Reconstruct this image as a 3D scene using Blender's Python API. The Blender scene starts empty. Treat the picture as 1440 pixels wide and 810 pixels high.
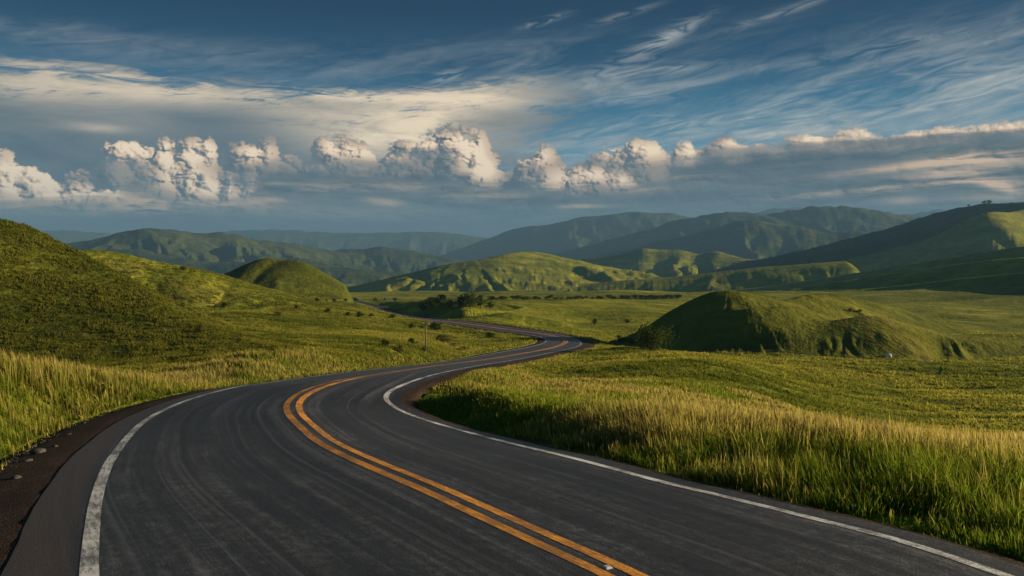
import bpy, bmesh, math, random
import numpy as np
from math import radians

# ------------------------------------------------------------------ camera
F, CAM_H, PITCH = 1100.0, 3.2, math.atan(60 / 1100.0)
CP, SP = math.cos(PITCH), math.sin(PITCH)
scene = bpy.context.scene
COL = scene.collection
rng = np.random.default_rng(7)
random.seed(7)


def ray(px, py, d):
    """world point at forward distance d on the line of sight of a photo pixel (1440 wide)"""
    a, b = (px - 720) / F, (405 - py) / F
    k = d / (CP + b * SP)
    return (a * k, d, CAM_H + (-SP + b * CP) * k)


cam = bpy.data.cameras.new('camera')
cam.sensor_width = 36
cam.lens = 36 * F / 1440
cam.clip_start, cam.clip_end = 0.1, 90000
camo = bpy.data.objects.new('camera', cam)
camo.location = (0, 0, CAM_H)
camo.rotation_euler = (math.pi / 2 - PITCH, 0, 0)
COL.objects.link(camo)
scene.camera = camo

# ------------------------------------------------------------------ noise
_perm = rng.permutation(512)
_g = rng.uniform(0, 2 * np.pi, 512)
_gx, _gy = np.cos(_g), np.sin(_g)


def perlin(x, y, seed=0):
    xi, yi = np.floor(x).astype(np.int64), np.floor(y).astype(np.int64)
    xf, yf = x - xi, y - yi
    u, v = xf * xf * xf * (xf * (xf * 6 - 15) + 10), yf * yf * yf * (yf * (yf * 6 - 15) + 10)

    def g(ix, iy, dx, dy):
        h = _perm[(_perm[(ix + seed * 57) & 511] + iy) & 511]
        return _gx[h] * dx + _gy[h] * dy
    a = g(xi, yi, xf, yf) * (1 - u) + g(xi + 1, yi, xf - 1, yf) * u
    b = g(xi, yi + 1, xf, yf - 1) * (1 - u) + g(xi + 1, yi + 1, xf - 1, yf - 1) * u
    return (a * (1 - v) + b * v) * 1.5


def fbm(x, y, octaves=4, gain=0.5, seed=0):
    s, a = 0, 1
    for o in range(octaves):
        s = s + a * perlin(x * 2 ** o, y * 2 ** o, seed + o)
        a *= gain
    return s


def smooth(a, b, x):
    t = np.clip((x - a) / (b - a), 0, 1)
    return t * t * (3 - 2 * t)


# ------------------------------------------------------------------ road layout: x, y, z, left width, right width, rise to the left line, rise to the right line
ROAD = np.array([(20.028,-28.418,0.411,4.261,3.496,0.488,-0.243),(19.314,-27.099,0.411,4.261,3.496,0.488,-0.243),(18.600,-25.780,0.411,4.261,3.496,0.488,-0.243),(17.886,-24.461,0.411,4.261,3.496,0.488,-0.243),(17.171,-23.142,0.411,4.261,3.496,0.488,-0.243),(16.457,-21.823,0.411,4.261,3.496,0.488,-0.243),(15.743,-20.504,0.411,4.261,3.496,0.488,-0.243),(15.029,-19.184,0.411,4.261,3.496,0.488,-0.243),(14.315,-17.865,0.411,4.261,3.496,0.488,-0.243),(13.601,-16.546,0.411,4.261,3.496,0.488,-0.243),(12.887,-15.227,0.411,4.261,3.496,0.488,-0.243),(12.173,-13.908,0.411,4.261,3.496,0.488,-0.243),(11.459,-12.589,0.411,4.261,3.496,0.488,-0.243),(10.745,-11.270,0.411,4.261,3.496,0.488,-0.243),(10.031,-9.951,0.411,4.261,3.496,0.488,-0.243),(9.317,-8.631,0.411,4.261,3.496,0.488,-0.243),(8.603,-7.312,0.411,4.261,3.496,0.488,-0.243),(7.888,-5.993,0.411,4.261,3.496,0.488,-0.243),(7.174,-4.674,0.412,4.261,3.496,0.488,-0.243),(6.460,-3.355,0.415,4.261,3.496,0.488,-0.243),(5.746,-2.036,0.416,4.261,3.496,0.488,-0.243),(5.032,-0.717,0.413,4.261,3.496,0.488,-0.243),(4.318,0.602,0.404,4.261,3.496,0.488,-0.243),(3.598,1.932,0.391,4.261,3.496,0.488,-0.243),(2.843,3.327,0.369,4.259,3.496,0.486,-0.243),(2.741,3.517,0.365,4.259,3.496,0.485,-0.243),(2.539,3.890,0.357,4.258,3.495,0.483,-0.244),(2.366,4.209,0.350,4.256,3.495,0.480,-0.244),(2.199,4.516,0.343,4.254,3.494,0.476,-0.245),(2.033,4.824,0.335,4.251,3.493,0.471,-0.246),(1.866,5.132,0.328,4.248,3.492,0.464,-0.247),(1.699,5.440,0.322,4.243,3.490,0.456,-0.249),(1.532,5.747,0.319,4.237,3.489,0.445,-0.251),(1.365,6.055,0.317,4.230,3.487,0.431,-0.253),(1.199,6.363,0.310,4.221,3.484,0.416,-0.257),(1.033,6.671,0.292,4.211,3.481,0.397,-0.260),(0.868,6.980,0.263,4.199,3.478,0.376,-0.264),(0.701,7.287,0.229,4.186,3.474,0.352,-0.269),(0.531,7.593,0.197,4.170,3.470,0.327,-0.274),(0.358,7.897,0.166,4.153,3.465,0.301,-0.279),(0.180,8.199,0.138,4.135,3.458,0.273,-0.284),(0.000,8.499,0.113,4.117,3.441,0.246,-0.289),(-0.181,8.798,0.089,4.100,3.412,0.219,-0.291),(-0.364,9.096,0.067,4.082,3.374,0.194,-0.294),(-0.549,9.394,0.045,4.061,3.344,0.169,-0.295),(-0.734,9.691,0.024,4.036,3.328,0.146,-0.298),(-0.920,9.987,0.002,4.010,3.325,0.125,-0.301),(-1.108,10.283,-0.020,3.981,3.331,0.106,-0.304),(-1.296,10.578,-0.044,3.950,3.343,0.090,-0.307),(-1.484,10.873,-0.070,3.916,3.358,0.075,-0.311),(-1.672,11.168,-0.097,3.882,3.373,0.063,-0.313),(-1.857,11.465,-0.125,3.849,3.386,0.052,-0.315),(-2.039,11.764,-0.156,3.818,3.399,0.042,-0.317),(-2.217,12.066,-0.188,3.787,3.410,0.033,-0.318),(-2.392,12.369,-0.221,3.758,3.416,0.026,-0.319),(-2.563,12.674,-0.255,3.733,3.419,0.018,-0.319),(-2.731,12.981,-0.289,3.710,3.421,0.012,-0.321),(-2.896,13.290,-0.324,3.689,3.424,0.005,-0.323),(-3.058,13.599,-0.359,3.669,3.430,-0.002,-0.325),(-3.217,13.911,-0.394,3.651,3.440,-0.009,-0.329),(-3.372,14.225,-0.428,3.636,3.450,-0.016,-0.334),(-3.522,14.541,-0.462,3.623,3.455,-0.023,-0.339),(-3.667,14.859,-0.495,3.612,3.452,-0.030,-0.344),(-3.807,15.180,-0.527,3.603,3.441,-0.038,-0.349),(-3.945,15.502,-0.558,3.596,3.420,-0.046,-0.354),(-4.081,15.824,-0.588,3.588,3.392,-0.055,-0.358),(-4.217,16.147,-0.617,3.580,3.360,-0.064,-0.363),(-4.354,16.469,-0.645,3.571,3.327,-0.074,-0.368),(-4.492,16.791,-0.672,3.560,3.296,-0.085,-0.374),(-4.630,17.112,-0.697,3.547,3.267,-0.096,-0.379),(-4.767,17.434,-0.722,3.532,3.239,-0.107,-0.384),(-4.901,17.757,-0.745,3.516,3.210,-0.119,-0.388),(-5.035,18.086,-0.767,3.500,3.175,-0.132,-0.391),(-5.165,18.423,-0.789,3.487,3.134,-0.145,-0.392),(-5.290,18.769,-0.809,3.474,3.082,-0.159,-0.388),(-5.409,19.124,-0.828,3.462,3.017,-0.173,-0.381),(-5.518,19.489,-0.846,3.449,2.938,-0.187,-0.369),(-5.615,19.865,-0.863,3.435,2.847,-0.200,-0.352),(-5.695,20.251,-0.878,3.420,2.746,-0.212,-0.330),(-5.756,20.647,-0.891,3.407,2.633,-0.225,-0.302),(-5.795,21.054,-0.903,3.394,2.511,-0.235,-0.271),(-5.809,21.470,-0.914,3.381,2.386,-0.243,-0.237),(-5.798,21.894,-0.925,3.363,2.269,-0.249,-0.203),(-5.762,22.326,-0.937,3.335,2.175,-0.251,-0.170),(-5.705,22.765,-0.952,3.302,2.115,-0.252,-0.139),(-5.632,23.211,-0.972,3.269,2.091,-0.251,-0.110),(-5.552,23.666,-0.998,3.246,2.095,-0.248,-0.083),(-5.475,24.129,-1.033,3.242,2.122,-0.245,-0.057),(-5.409,24.603,-1.076,3.264,2.167,-0.243,-0.031),(-5.361,25.089,-1.128,3.307,2.231,-0.241,-0.007),(-5.331,25.587,-1.188,3.366,2.310,-0.239,0.016),(-5.319,26.097,-1.255,3.431,2.406,-0.237,0.038),(-5.322,26.617,-1.326,3.497,2.516,-0.234,0.059),(-5.338,27.149,-1.401,3.558,2.639,-0.229,0.079),(-5.364,27.691,-1.480,3.611,2.766,-0.225,0.097),(-5.400,28.243,-1.562,3.659,2.890,-0.220,0.113),(-5.445,28.806,-1.648,3.702,3.011,-0.215,0.127),(-5.498,29.380,-1.736,3.736,3.125,-0.210,0.139),(-5.556,29.965,-1.826,3.754,3.226,-0.204,0.148),(-5.618,30.562,-1.919,3.754,3.311,-0.198,0.155),(-5.681,31.170,-2.014,3.745,3.373,-0.191,0.160),(-5.745,31.791,-2.110,3.734,3.413,-0.185,0.162),(-5.807,32.425,-2.208,3.723,3.435,-0.179,0.163),(-5.866,33.071,-2.308,3.710,3.449,-0.174,0.162),(-5.924,33.730,-2.409,3.695,3.464,-0.169,0.161),(-5.979,34.402,-2.511,3.679,3.477,-0.164,0.158),(-6.033,35.089,-2.615,3.664,3.487,-0.159,0.156),(-6.086,35.788,-2.720,3.652,3.493,-0.156,0.154),(-6.137,36.502,-2.828,3.640,3.499,-0.152,0.150),(-6.187,37.231,-2.937,3.629,3.508,-0.150,0.147),(-6.234,37.974,-3.047,3.619,3.518,-0.146,0.144),(-6.278,38.732,-3.160,3.611,3.527,-0.144,0.141),(-6.320,39.506,-3.274,3.604,3.535,-0.143,0.137),(-6.357,40.295,-3.390,3.597,3.540,-0.140,0.134),(-6.391,41.100,-3.507,3.592,3.540,-0.139,0.131),(-6.420,41.921,-3.627,3.588,3.536,-0.138,0.127),(-6.446,42.759,-3.747,3.587,3.530,-0.138,0.122),(-6.467,43.614,-3.870,3.587,3.524,-0.138,0.119),(-6.484,44.486,-3.995,3.586,3.523,-0.138,0.115),(-6.498,45.376,-4.121,3.584,3.523,-0.138,0.112),(-6.508,46.283,-4.249,3.582,3.522,-0.139,0.108),(-6.513,47.209,-4.380,3.581,3.521,-0.140,0.105),(-6.515,48.153,-4.512,3.580,3.522,-0.141,0.101),(-6.512,49.116,-4.646,3.577,3.523,-0.143,0.098),(-6.506,50.098,-4.782,3.573,3.524,-0.145,0.095),(-6.494,51.100,-4.920,3.570,3.530,-0.146,0.093),(-6.478,52.122,-5.061,3.568,3.543,-0.148,0.090),(-6.457,53.164,-5.203,3.565,3.560,-0.151,0.087),(-6.431,54.227,-5.348,3.558,3.575,-0.154,0.085),(-6.399,55.312,-5.495,3.549,3.585,-0.157,0.082),(-6.363,56.417,-5.645,3.540,3.589,-0.159,0.079),(-6.320,57.545,-5.797,3.527,3.591,-0.162,0.077),(-6.271,58.695,-5.952,3.505,3.594,-0.164,0.075),(-6.215,59.867,-6.109,3.469,3.599,-0.166,0.073),(-6.151,61.063,-6.269,3.422,3.605,-0.167,0.071),(-6.080,62.282,-6.431,3.368,3.613,-0.167,0.069),(-5.999,63.525,-6.597,3.314,3.623,-0.166,0.068),(-5.910,64.792,-6.765,3.265,3.630,-0.167,0.067),(-5.812,66.084,-6.936,3.225,3.630,-0.167,0.066),(-5.704,67.401,-7.110,3.194,3.623,-0.166,0.065),(-5.585,68.744,-7.286,3.174,3.615,-0.166,0.063),(-5.455,70.113,-7.466,3.164,3.612,-0.166,0.063),(-5.315,71.508,-7.647,3.161,3.615,-0.166,0.063),(-5.162,72.929,-7.832,3.162,3.625,-0.165,0.064),(-4.996,74.378,-8.018,3.170,3.637,-0.164,0.064),(-4.818,75.855,-8.208,3.188,3.648,-0.163,0.065),(-4.626,77.360,-8.399,3.215,3.652,-0.161,0.066),(-4.421,78.893,-8.593,3.247,3.648,-0.158,0.067),(-4.203,80.456,-8.789,3.282,3.640,-0.156,0.068),(-3.972,82.048,-8.986,3.315,3.629,-0.151,0.070),(-3.728,83.671,-9.186,3.346,3.619,-0.147,0.072),(-3.471,85.325,-9.388,3.373,3.608,-0.141,0.073),(-3.201,87.010,-9.591,3.397,3.594,-0.134,0.075),(-2.918,88.727,-9.795,3.419,3.583,-0.126,0.078),(-2.622,90.476,-10.001,3.436,3.578,-0.117,0.080),(-2.311,92.259,-10.209,3.448,3.577,-0.106,0.083),(-1.984,94.075,-10.417,3.459,3.573,-0.096,0.086),(-1.642,95.925,-10.626,3.473,3.563,-0.085,0.088),(-1.284,97.809,-10.837,3.494,3.551,-0.072,0.091),(-0.909,99.729,-11.048,3.526,3.539,-0.061,0.092),(-0.517,101.685,-11.260,3.567,3.528,-0.049,0.095),(-0.108,103.677,-11.473,3.611,3.515,-0.036,0.097),(0.320,105.706,-11.688,3.648,3.499,-0.022,0.098),(0.765,107.772,-11.903,3.672,3.482,-0.009,0.099),(1.230,109.877,-12.119,3.685,3.468,0.004,0.099),(1.713,112.021,-12.336,3.692,3.458,0.017,0.099),(2.216,114.204,-12.554,3.695,3.444,0.029,0.097),(2.741,116.427,-12.774,3.694,3.420,0.042,0.095),(3.286,118.691,-12.994,3.696,3.387,0.053,0.091),(3.854,120.996,-13.215,3.706,3.357,0.063,0.086),(4.441,123.343,-13.437,3.723,3.346,0.072,0.080),(5.043,125.736,-13.660,3.741,3.362,0.079,0.073),(5.650,128.176,-13.883,3.756,3.397,0.085,0.064),(6.253,130.667,-14.108,3.765,3.431,0.089,0.053),(6.842,133.213,-14.334,3.770,3.451,0.090,0.040),(7.413,135.815,-14.561,3.776,3.452,0.089,0.024),(7.961,138.475,-14.790,3.788,3.440,0.086,0.007),(8.486,141.195,-15.021,3.813,3.422,0.081,-0.013),(8.985,143.974,-15.255,3.854,3.401,0.074,-0.035),(9.456,146.816,-15.491,3.903,3.368,0.064,-0.058),(9.897,149.721,-15.730,3.948,3.311,0.051,-0.083),(10.302,152.690,-15.971,3.986,3.227,0.037,-0.107),(10.663,155.725,-16.214,4.020,3.131,0.022,-0.130),(10.970,158.826,-16.458,4.056,3.039,0.005,-0.151),(11.219,161.995,-16.703,4.095,2.968,-0.012,-0.172),(11.406,165.233,-16.948,4.134,2.927,-0.029,-0.190),(11.524,168.543,-17.194,4.161,2.918,-0.044,-0.207),(11.544,171.920,-17.437,4.156,2.936,-0.058,-0.219),(11.411,175.353,-17.672,4.101,2.968,-0.066,-0.225),(11.055,178.826,-17.891,3.985,3.004,-0.069,-0.225),(10.400,182.310,-18.084,3.827,3.068,-0.065,-0.216),(9.357,185.749,-18.243,3.668,3.226,-0.059,-0.204),(7.849,189.077,-18.357,3.546,3.499,-0.048,-0.190),(5.889,192.259,-18.425,3.486,3.749,-0.038,-0.165),(3.605,195.331,-18.461,3.511,3.794,-0.028,-0.127),(1.167,198.379,-18.478,3.575,3.674,-0.019,-0.087),(-1.293,201.488,-18.488,3.607,3.590,-0.011,-0.056),(-3.724,204.700,-18.500,3.607,3.582,-0.006,-0.034),(-6.124,208.018,-18.521,3.602,3.590,-0.003,-0.019),(-8.503,211.432,-18.557,3.600,3.596,-0.001,-0.010),(-10.854,214.948,-18.615,3.600,3.598,-0.000,-0.004),(-13.151,218.580,-18.706,3.600,3.600,-0.000,-0.002),(-15.360,222.345,-18.845,3.600,3.600,-0.000,-0.001),(-17.462,226.257,-19.042,3.600,3.600,-0.000,-0.000),(-19.461,230.321,-19.295,3.600,3.600,-0.000,-0.000),(-21.370,234.524,-19.589,3.600,3.600,-0.000,-0.000),(-23.209,238.852,-19.905,3.600,3.600,-0.000,-0.000),(-24.988,243.291,-20.224,3.600,3.600,-0.000,-0.000),(-26.700,247.843,-20.541,3.600,3.600,-0.000,-0.000),(-28.326,252.520,-20.861,3.600,3.600,-0.000,-0.000),(-29.869,257.330,-21.189,3.600,3.600,-0.000,-0.000),(-31.361,262.261,-21.523,3.600,3.600,-0.000,-0.000),(-32.846,267.301,-21.858,3.600,3.600,-0.000,-0.000),(-34.366,272.432,-22.186,3.600,3.600,-0.000,-0.000),(-35.937,277.652,-22.505,3.600,3.600,-0.000,-0.000),(-37.543,282.969,-22.813,3.600,3.600,-0.000,-0.000),(-39.172,288.389,-23.114,3.600,3.600,-0.000,-0.000),(-40.836,293.912,-23.415,3.600,3.600,-0.000,-0.000),(-42.550,299.534,-23.722,3.600,3.600,-0.000,-0.000),(-44.337,305.251,-24.043,3.600,3.600,-0.000,-0.000),(-46.209,311.062,-24.381,3.600,3.600,-0.000,-0.000),(-48.160,316.970,-24.733,3.600,3.600,-0.000,-0.000),(-50.162,322.985,-25.091,3.600,3.600,-0.000,-0.000),(-52.179,329.122,-25.449,3.600,3.600,-0.000,-0.000),(-54.176,335.393,-25.796,3.600,3.600,-0.000,-0.000),(-56.138,341.805,-26.129,3.600,3.600,-0.000,-0.000),(-58.069,348.362,-26.446,3.600,3.600,-0.000,-0.000),(-59.980,355.063,-26.751,3.600,3.600,-0.000,-0.000),(-61.881,361.907,-27.047,3.600,3.600,-0.000,-0.000),(-63.785,368.892,-27.340,3.600,3.600,-0.000,-0.000),(-65.705,376.019,-27.634,3.600,3.600,-0.000,-0.000),(-67.656,383.284,-27.935,3.600,3.600,-0.000,-0.000),(-69.655,390.686,-28.249,3.600,3.600,-0.000,-0.000),(-71.716,398.216,-28.583,3.600,3.600,-0.000,-0.000),(-73.846,405.907,-28.937,3.600,3.600,-0.000,-0.000),(-75.980,413.616,-29.300,3.600,3.600,-0.000,-0.000),(-78.110,421.325,-29.666,3.600,3.600,-0.000,-0.000),(-80.241,429.036,-30.037,3.600,3.600,-0.000,-0.000),(-82.376,436.745,-30.410,3.600,3.600,-0.000,-0.000),(-84.520,444.453,-30.786,3.600,3.600,-0.000,-0.000),(-86.677,452.157,-31.163,3.600,3.600,-0.000,-0.000),(-88.849,459.856,-31.542,3.600,3.600,-0.000,-0.000),(-91.033,467.552,-31.922,3.600,3.600,-0.000,-0.000),(-93.222,475.247,-32.304,3.600,3.600,-0.000,-0.000),(-95.418,482.941,-32.688,3.600,3.600,-0.000,-0.000),(-97.623,490.631,-33.075,3.600,3.600,-0.000,-0.000),(-99.840,498.319,-33.463,3.600,3.600,-0.000,-0.000),(-102.071,506.002,-33.854,3.600,3.600,-0.000,-0.000),(-104.319,513.680,-34.247,3.600,3.600,-0.000,-0.000),(-106.586,521.351,-34.643,3.600,3.600,-0.000,-0.000),(-108.876,529.016,-35.042,3.600,3.600,-0.000,-0.000),(-111.191,536.673,-35.444,3.600,3.600,-0.000,-0.000),(-113.535,544.321,-35.849,3.600,3.600,-0.000,-0.000),(-115.913,551.959,-36.259,3.600,3.600,-0.000,-0.000),(-118.323,559.586,-36.673,3.600,3.600,-0.000,-0.000),(-120.761,567.205,-37.091,3.600,3.600,-0.000,-0.000),(-123.225,574.816,-37.512,3.600,3.600,-0.000,-0.000),(-125.708,582.421,-37.936,3.600,3.600,-0.000,-0.000),(-128.208,590.021,-38.362,3.600,3.600,-0.000,-0.000),(-130.721,597.616,-38.790,3.600,3.600,-0.000,-0.000),(-133.241,605.210,-39.220,3.600,3.600,-0.000,-0.000),(-135.766,612.802,-39.649,3.600,3.600,-0.000,-0.000),(-138.292,620.394,-40.079,3.600,3.600,-0.000,-0.000),(-140.815,627.986,-40.509,3.600,3.600,-0.000,-0.000),(-143.330,635.581,-40.937,3.600,3.600,0.000,0.000),(-145.833,643.180,-41.364,3.600,3.600,0.000,0.000)])
RP = ROAD[:, :3].copy()
RWL, RWR, RZL, RZR = ROAD[:, 3], ROAD[:, 4], ROAD[:, 5], ROAD[:, 6]
RS = np.concatenate([[0], np.cumsum(np.linalg.norm(np.diff(RP[:, :2], axis=0), axis=1))])
RT = np.gradient(RP[:, :2], RS, axis=0)
RT /= np.linalg.norm(RT, axis=1, keepdims=True)
_sg = np.clip(.03 * RP[:, 1], .55, 5)
_k = np.exp(-.5 * ((RS[:, None] - RS[None]) / _sg[:, None]) ** 2) * np.gradient(RS)[None]
RT = (_k @ RT) / _k.sum(1, keepdims=True)
RT /= np.linalg.norm(RT, axis=1, keepdims=True)
RN = np.stack([-RT[:, 1], RT[:, 0]], 1)          # towards the left
RY = RP[:, 1]
SH_L = 0.9 + 1.0 * (1 - smooth(18, 32, RY))        # shoulder widths outside the edge lines
SH_R = 0.58 + 1.2 * smooth(28, 48, RY)


def road_query(x, y):
    """signed lateral offset (+ left), index, for points; far points get inf"""
    n = len(x)
    lat = np.full(n, 1e9)
    idx = np.zeros(n, int)
    frac = np.zeros(n)
    near = np.where((y > -45) & (y < 700) & (x > -190) & (x < 60))[0]
    for s in range(0, len(near), 40000):
        q = near[s:s + 40000]
        best = np.full(len(q), 1e18)
        bi = np.zeros(len(q), int)
        for k0 in range(0, len(RP), 64):
            dx = x[q, None] - RP[None, k0:k0 + 64, 0]
            dy = y[q, None] - RP[None, k0:k0 + 64, 1]
            dd = dx * dx + dy * dy
            j = dd.argmin(1)
            m = dd[np.arange(len(q)), j]
            u = m < best
            best[u] = m[u]
            bi[u] = j[u] + k0
        dx, dy = x[q] - RP[bi, 0], y[q] - RP[bi, 1]
        side = dx * RN[bi, 0] + dy * RN[bi, 1]
        along = dx * RT[bi, 0] + dy * RT[bi, 1]
        # refine: neighbours blended by the along offset
        lat[q] = np.where(np.abs(along) < 6 + 0.02 * np.abs(y[q]), side, np.sign(side) * np.sqrt(best))
        idx[q] = bi
        ds = np.gradient(RS)
        fr = along / ds[bi]
        frac[q] = np.clip(fr, -0.6, 0.6)
    return lat, idx, frac


def road_z(lat, idx, fr):
    j = np.clip(idx + np.sign(fr).astype(int), 0, len(RP) - 1)
    w = np.abs(fr)
    z = RP[idx, 2] * (1 - w) + RP[j, 2] * w
    rise = np.where(lat > 0, RZL[idx] / RWL[idx], RZR[idx] / RWR[idx])
    return z + rise * np.clip(np.abs(lat), 0, 6.2)


# ------------------------------------------------------------------ base terrain: thin plate through control heights in (bearing, log distance)
CTRL = []


def ctl(px, d, z):
    x = (px - 720) / F * d
    CTRL.append((x, d, z))


def ctp(px, py, d):
    CTRL.append(ray(px, py, d))


for px in (-300, 0, 250, 450):                       # left of the road, near
    pass
ctl(-200, 10, .6); ctl(-200, 25, -.6); ctl(-200, 40, -2.6)
ctl(0, 10, .55); ctl(0, 16, .2); ctl(0, 25, -.9); ctl(0, 40, -3.2); ctl(0, 60, -6)
ctl(200, 25, -1.5); ctl(200, 40, -3.6); ctl(200, 60, -6); ctl(360, 26, -1.9)
for px in (-200, 0, 150):
    ctl(px, 110, -11); ctl(px, 165, -16); ctl(px, 230, -20)
ctl(400, 40, -3.1); ctl(400, 80, -6.8); ctl(400, 140, -10.6)
ctp(300, 470, 100); ctp(300, 432, 160); ctp(480, 500, 60); ctp(480, 470, 110); ctp(490, 447, 180)
ctp(560, 491, 80); ctp(560, 470, 130); ctp(560, 457, 180); ctp(620, 481, 130); ctp(630, 468, 172)
# the open field right of the road
for d, z in ((10, -.40), (17, -1.45), (25, -3.2), (40, -6.3), (70, -11.0), (110, -14.4), (140, -15.8), (165, -17.4), (200, -19.4)):
    ctl(1440, d, z); ctl(1750, d, z - .2)
for d, z in ((17, -1.35), (25, -2.9), (40, -5.8), (70, -10.4), (110, -14.2), (140, -15.7), (165, -17.3), (200, -19.4)):
    ctl(1200, d, z)
for d, z in ((17, -1.25), (30, -2.9), (50, -5.2), (80, -8.2), (105, -11), (125, -14.2), (150, -16.4), (175, -18)):
    ctl(1000, d, z)
for d, z in ((30, -2.6), (60, -6.2), (90, -9.4), (110, -11.4), (128, -13.3), (150, -16.9), (175, -19.6)):
    ctl(885, d, z)
for px in (700, 850, 1000, 1200, 1440, 1750):
    if px > 750:
        ctl(px, 230, -22)
    ctl(px, 300, -24.5)
for px in (-400, 0, 250, 450, 600, 700, 850, 1000, 1200, 1440, 1850):
    if px < 700:
        ctl(px, 300, -24)
    for d, z in ((450, -31.5), (700, -43), (1000, -58), (1600, -95), (2500, -130), (4000, -145), (8000, -145), (20000, -150)):
        ctl(px, d, z)
k0 = 0
for k in range(0, len(RP)):
    if RP[k, 1] > 2 and RP[k, 1] - k0 > 0.1 * RP[k, 1] + .7 or (20 < RP[k, 1] < 30 and k % 8 == 0):
        k0 = RP[k, 1]
        CTRL.append(tuple(RP[k]))
for a in range(0, 360, 30):                           # behind and beside the camera
    x, y = 30 * math.sin(radians(a)), 30 * math.cos(radians(a))
    if y < 5:
        CTRL.append((x, y, .3))
        CTRL.append((x * 15, y * 15, -8))
        CTRL.append((x * 400, y * 400, -140))
CTRL = np.array(CTRL)


def tps_feat(x, y):
    r = np.sqrt(x * x + y * y + 4)
    s = 3.0 * np.log(r)
    return np.stack([x / r * 9, y / r * 9, s], -1)


_cf = tps_feat(CTRL[:, 0], CTRL[:, 1])


def _kern(a, b):
    d = np.sqrt(((a[:, None, :] - b[None]) ** 2).sum(-1))
    return d ** 3


_scale = np.sqrt(CTRL[:, 0] ** 2 + CTRL[:, 1] ** 2 + 25)          # fit height over distance, so that small near things count
_n = len(CTRL)
_A = np.zeros((_n + 4, _n + 4))
_A[:_n, :_n] = _kern(_cf, _cf) + np.eye(_n) * 0.02
_A[:_n, _n] = 1; _A[_n, :_n] = 1
_A[:_n, _n + 1:] = _cf; _A[_n + 1:, :_n] = _cf.T
_w = np.linalg.lstsq(_A, np.concatenate([CTRL[:, 2] / _scale, [0] * 4]), rcond=None)[0]


def base_height(x, y):
    out = np.empty(len(x))
    for s in range(0, len(x), 20000):
        f = tps_feat(x[s:s + 20000], y[s:s + 20000])
        out[s:s + 20000] = _kern(f, _cf) @ _w[:_n] + _w[_n] + f @ _w[_n + 1:]
    return out * np.sqrt(x * x + y * y + 25)


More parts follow.
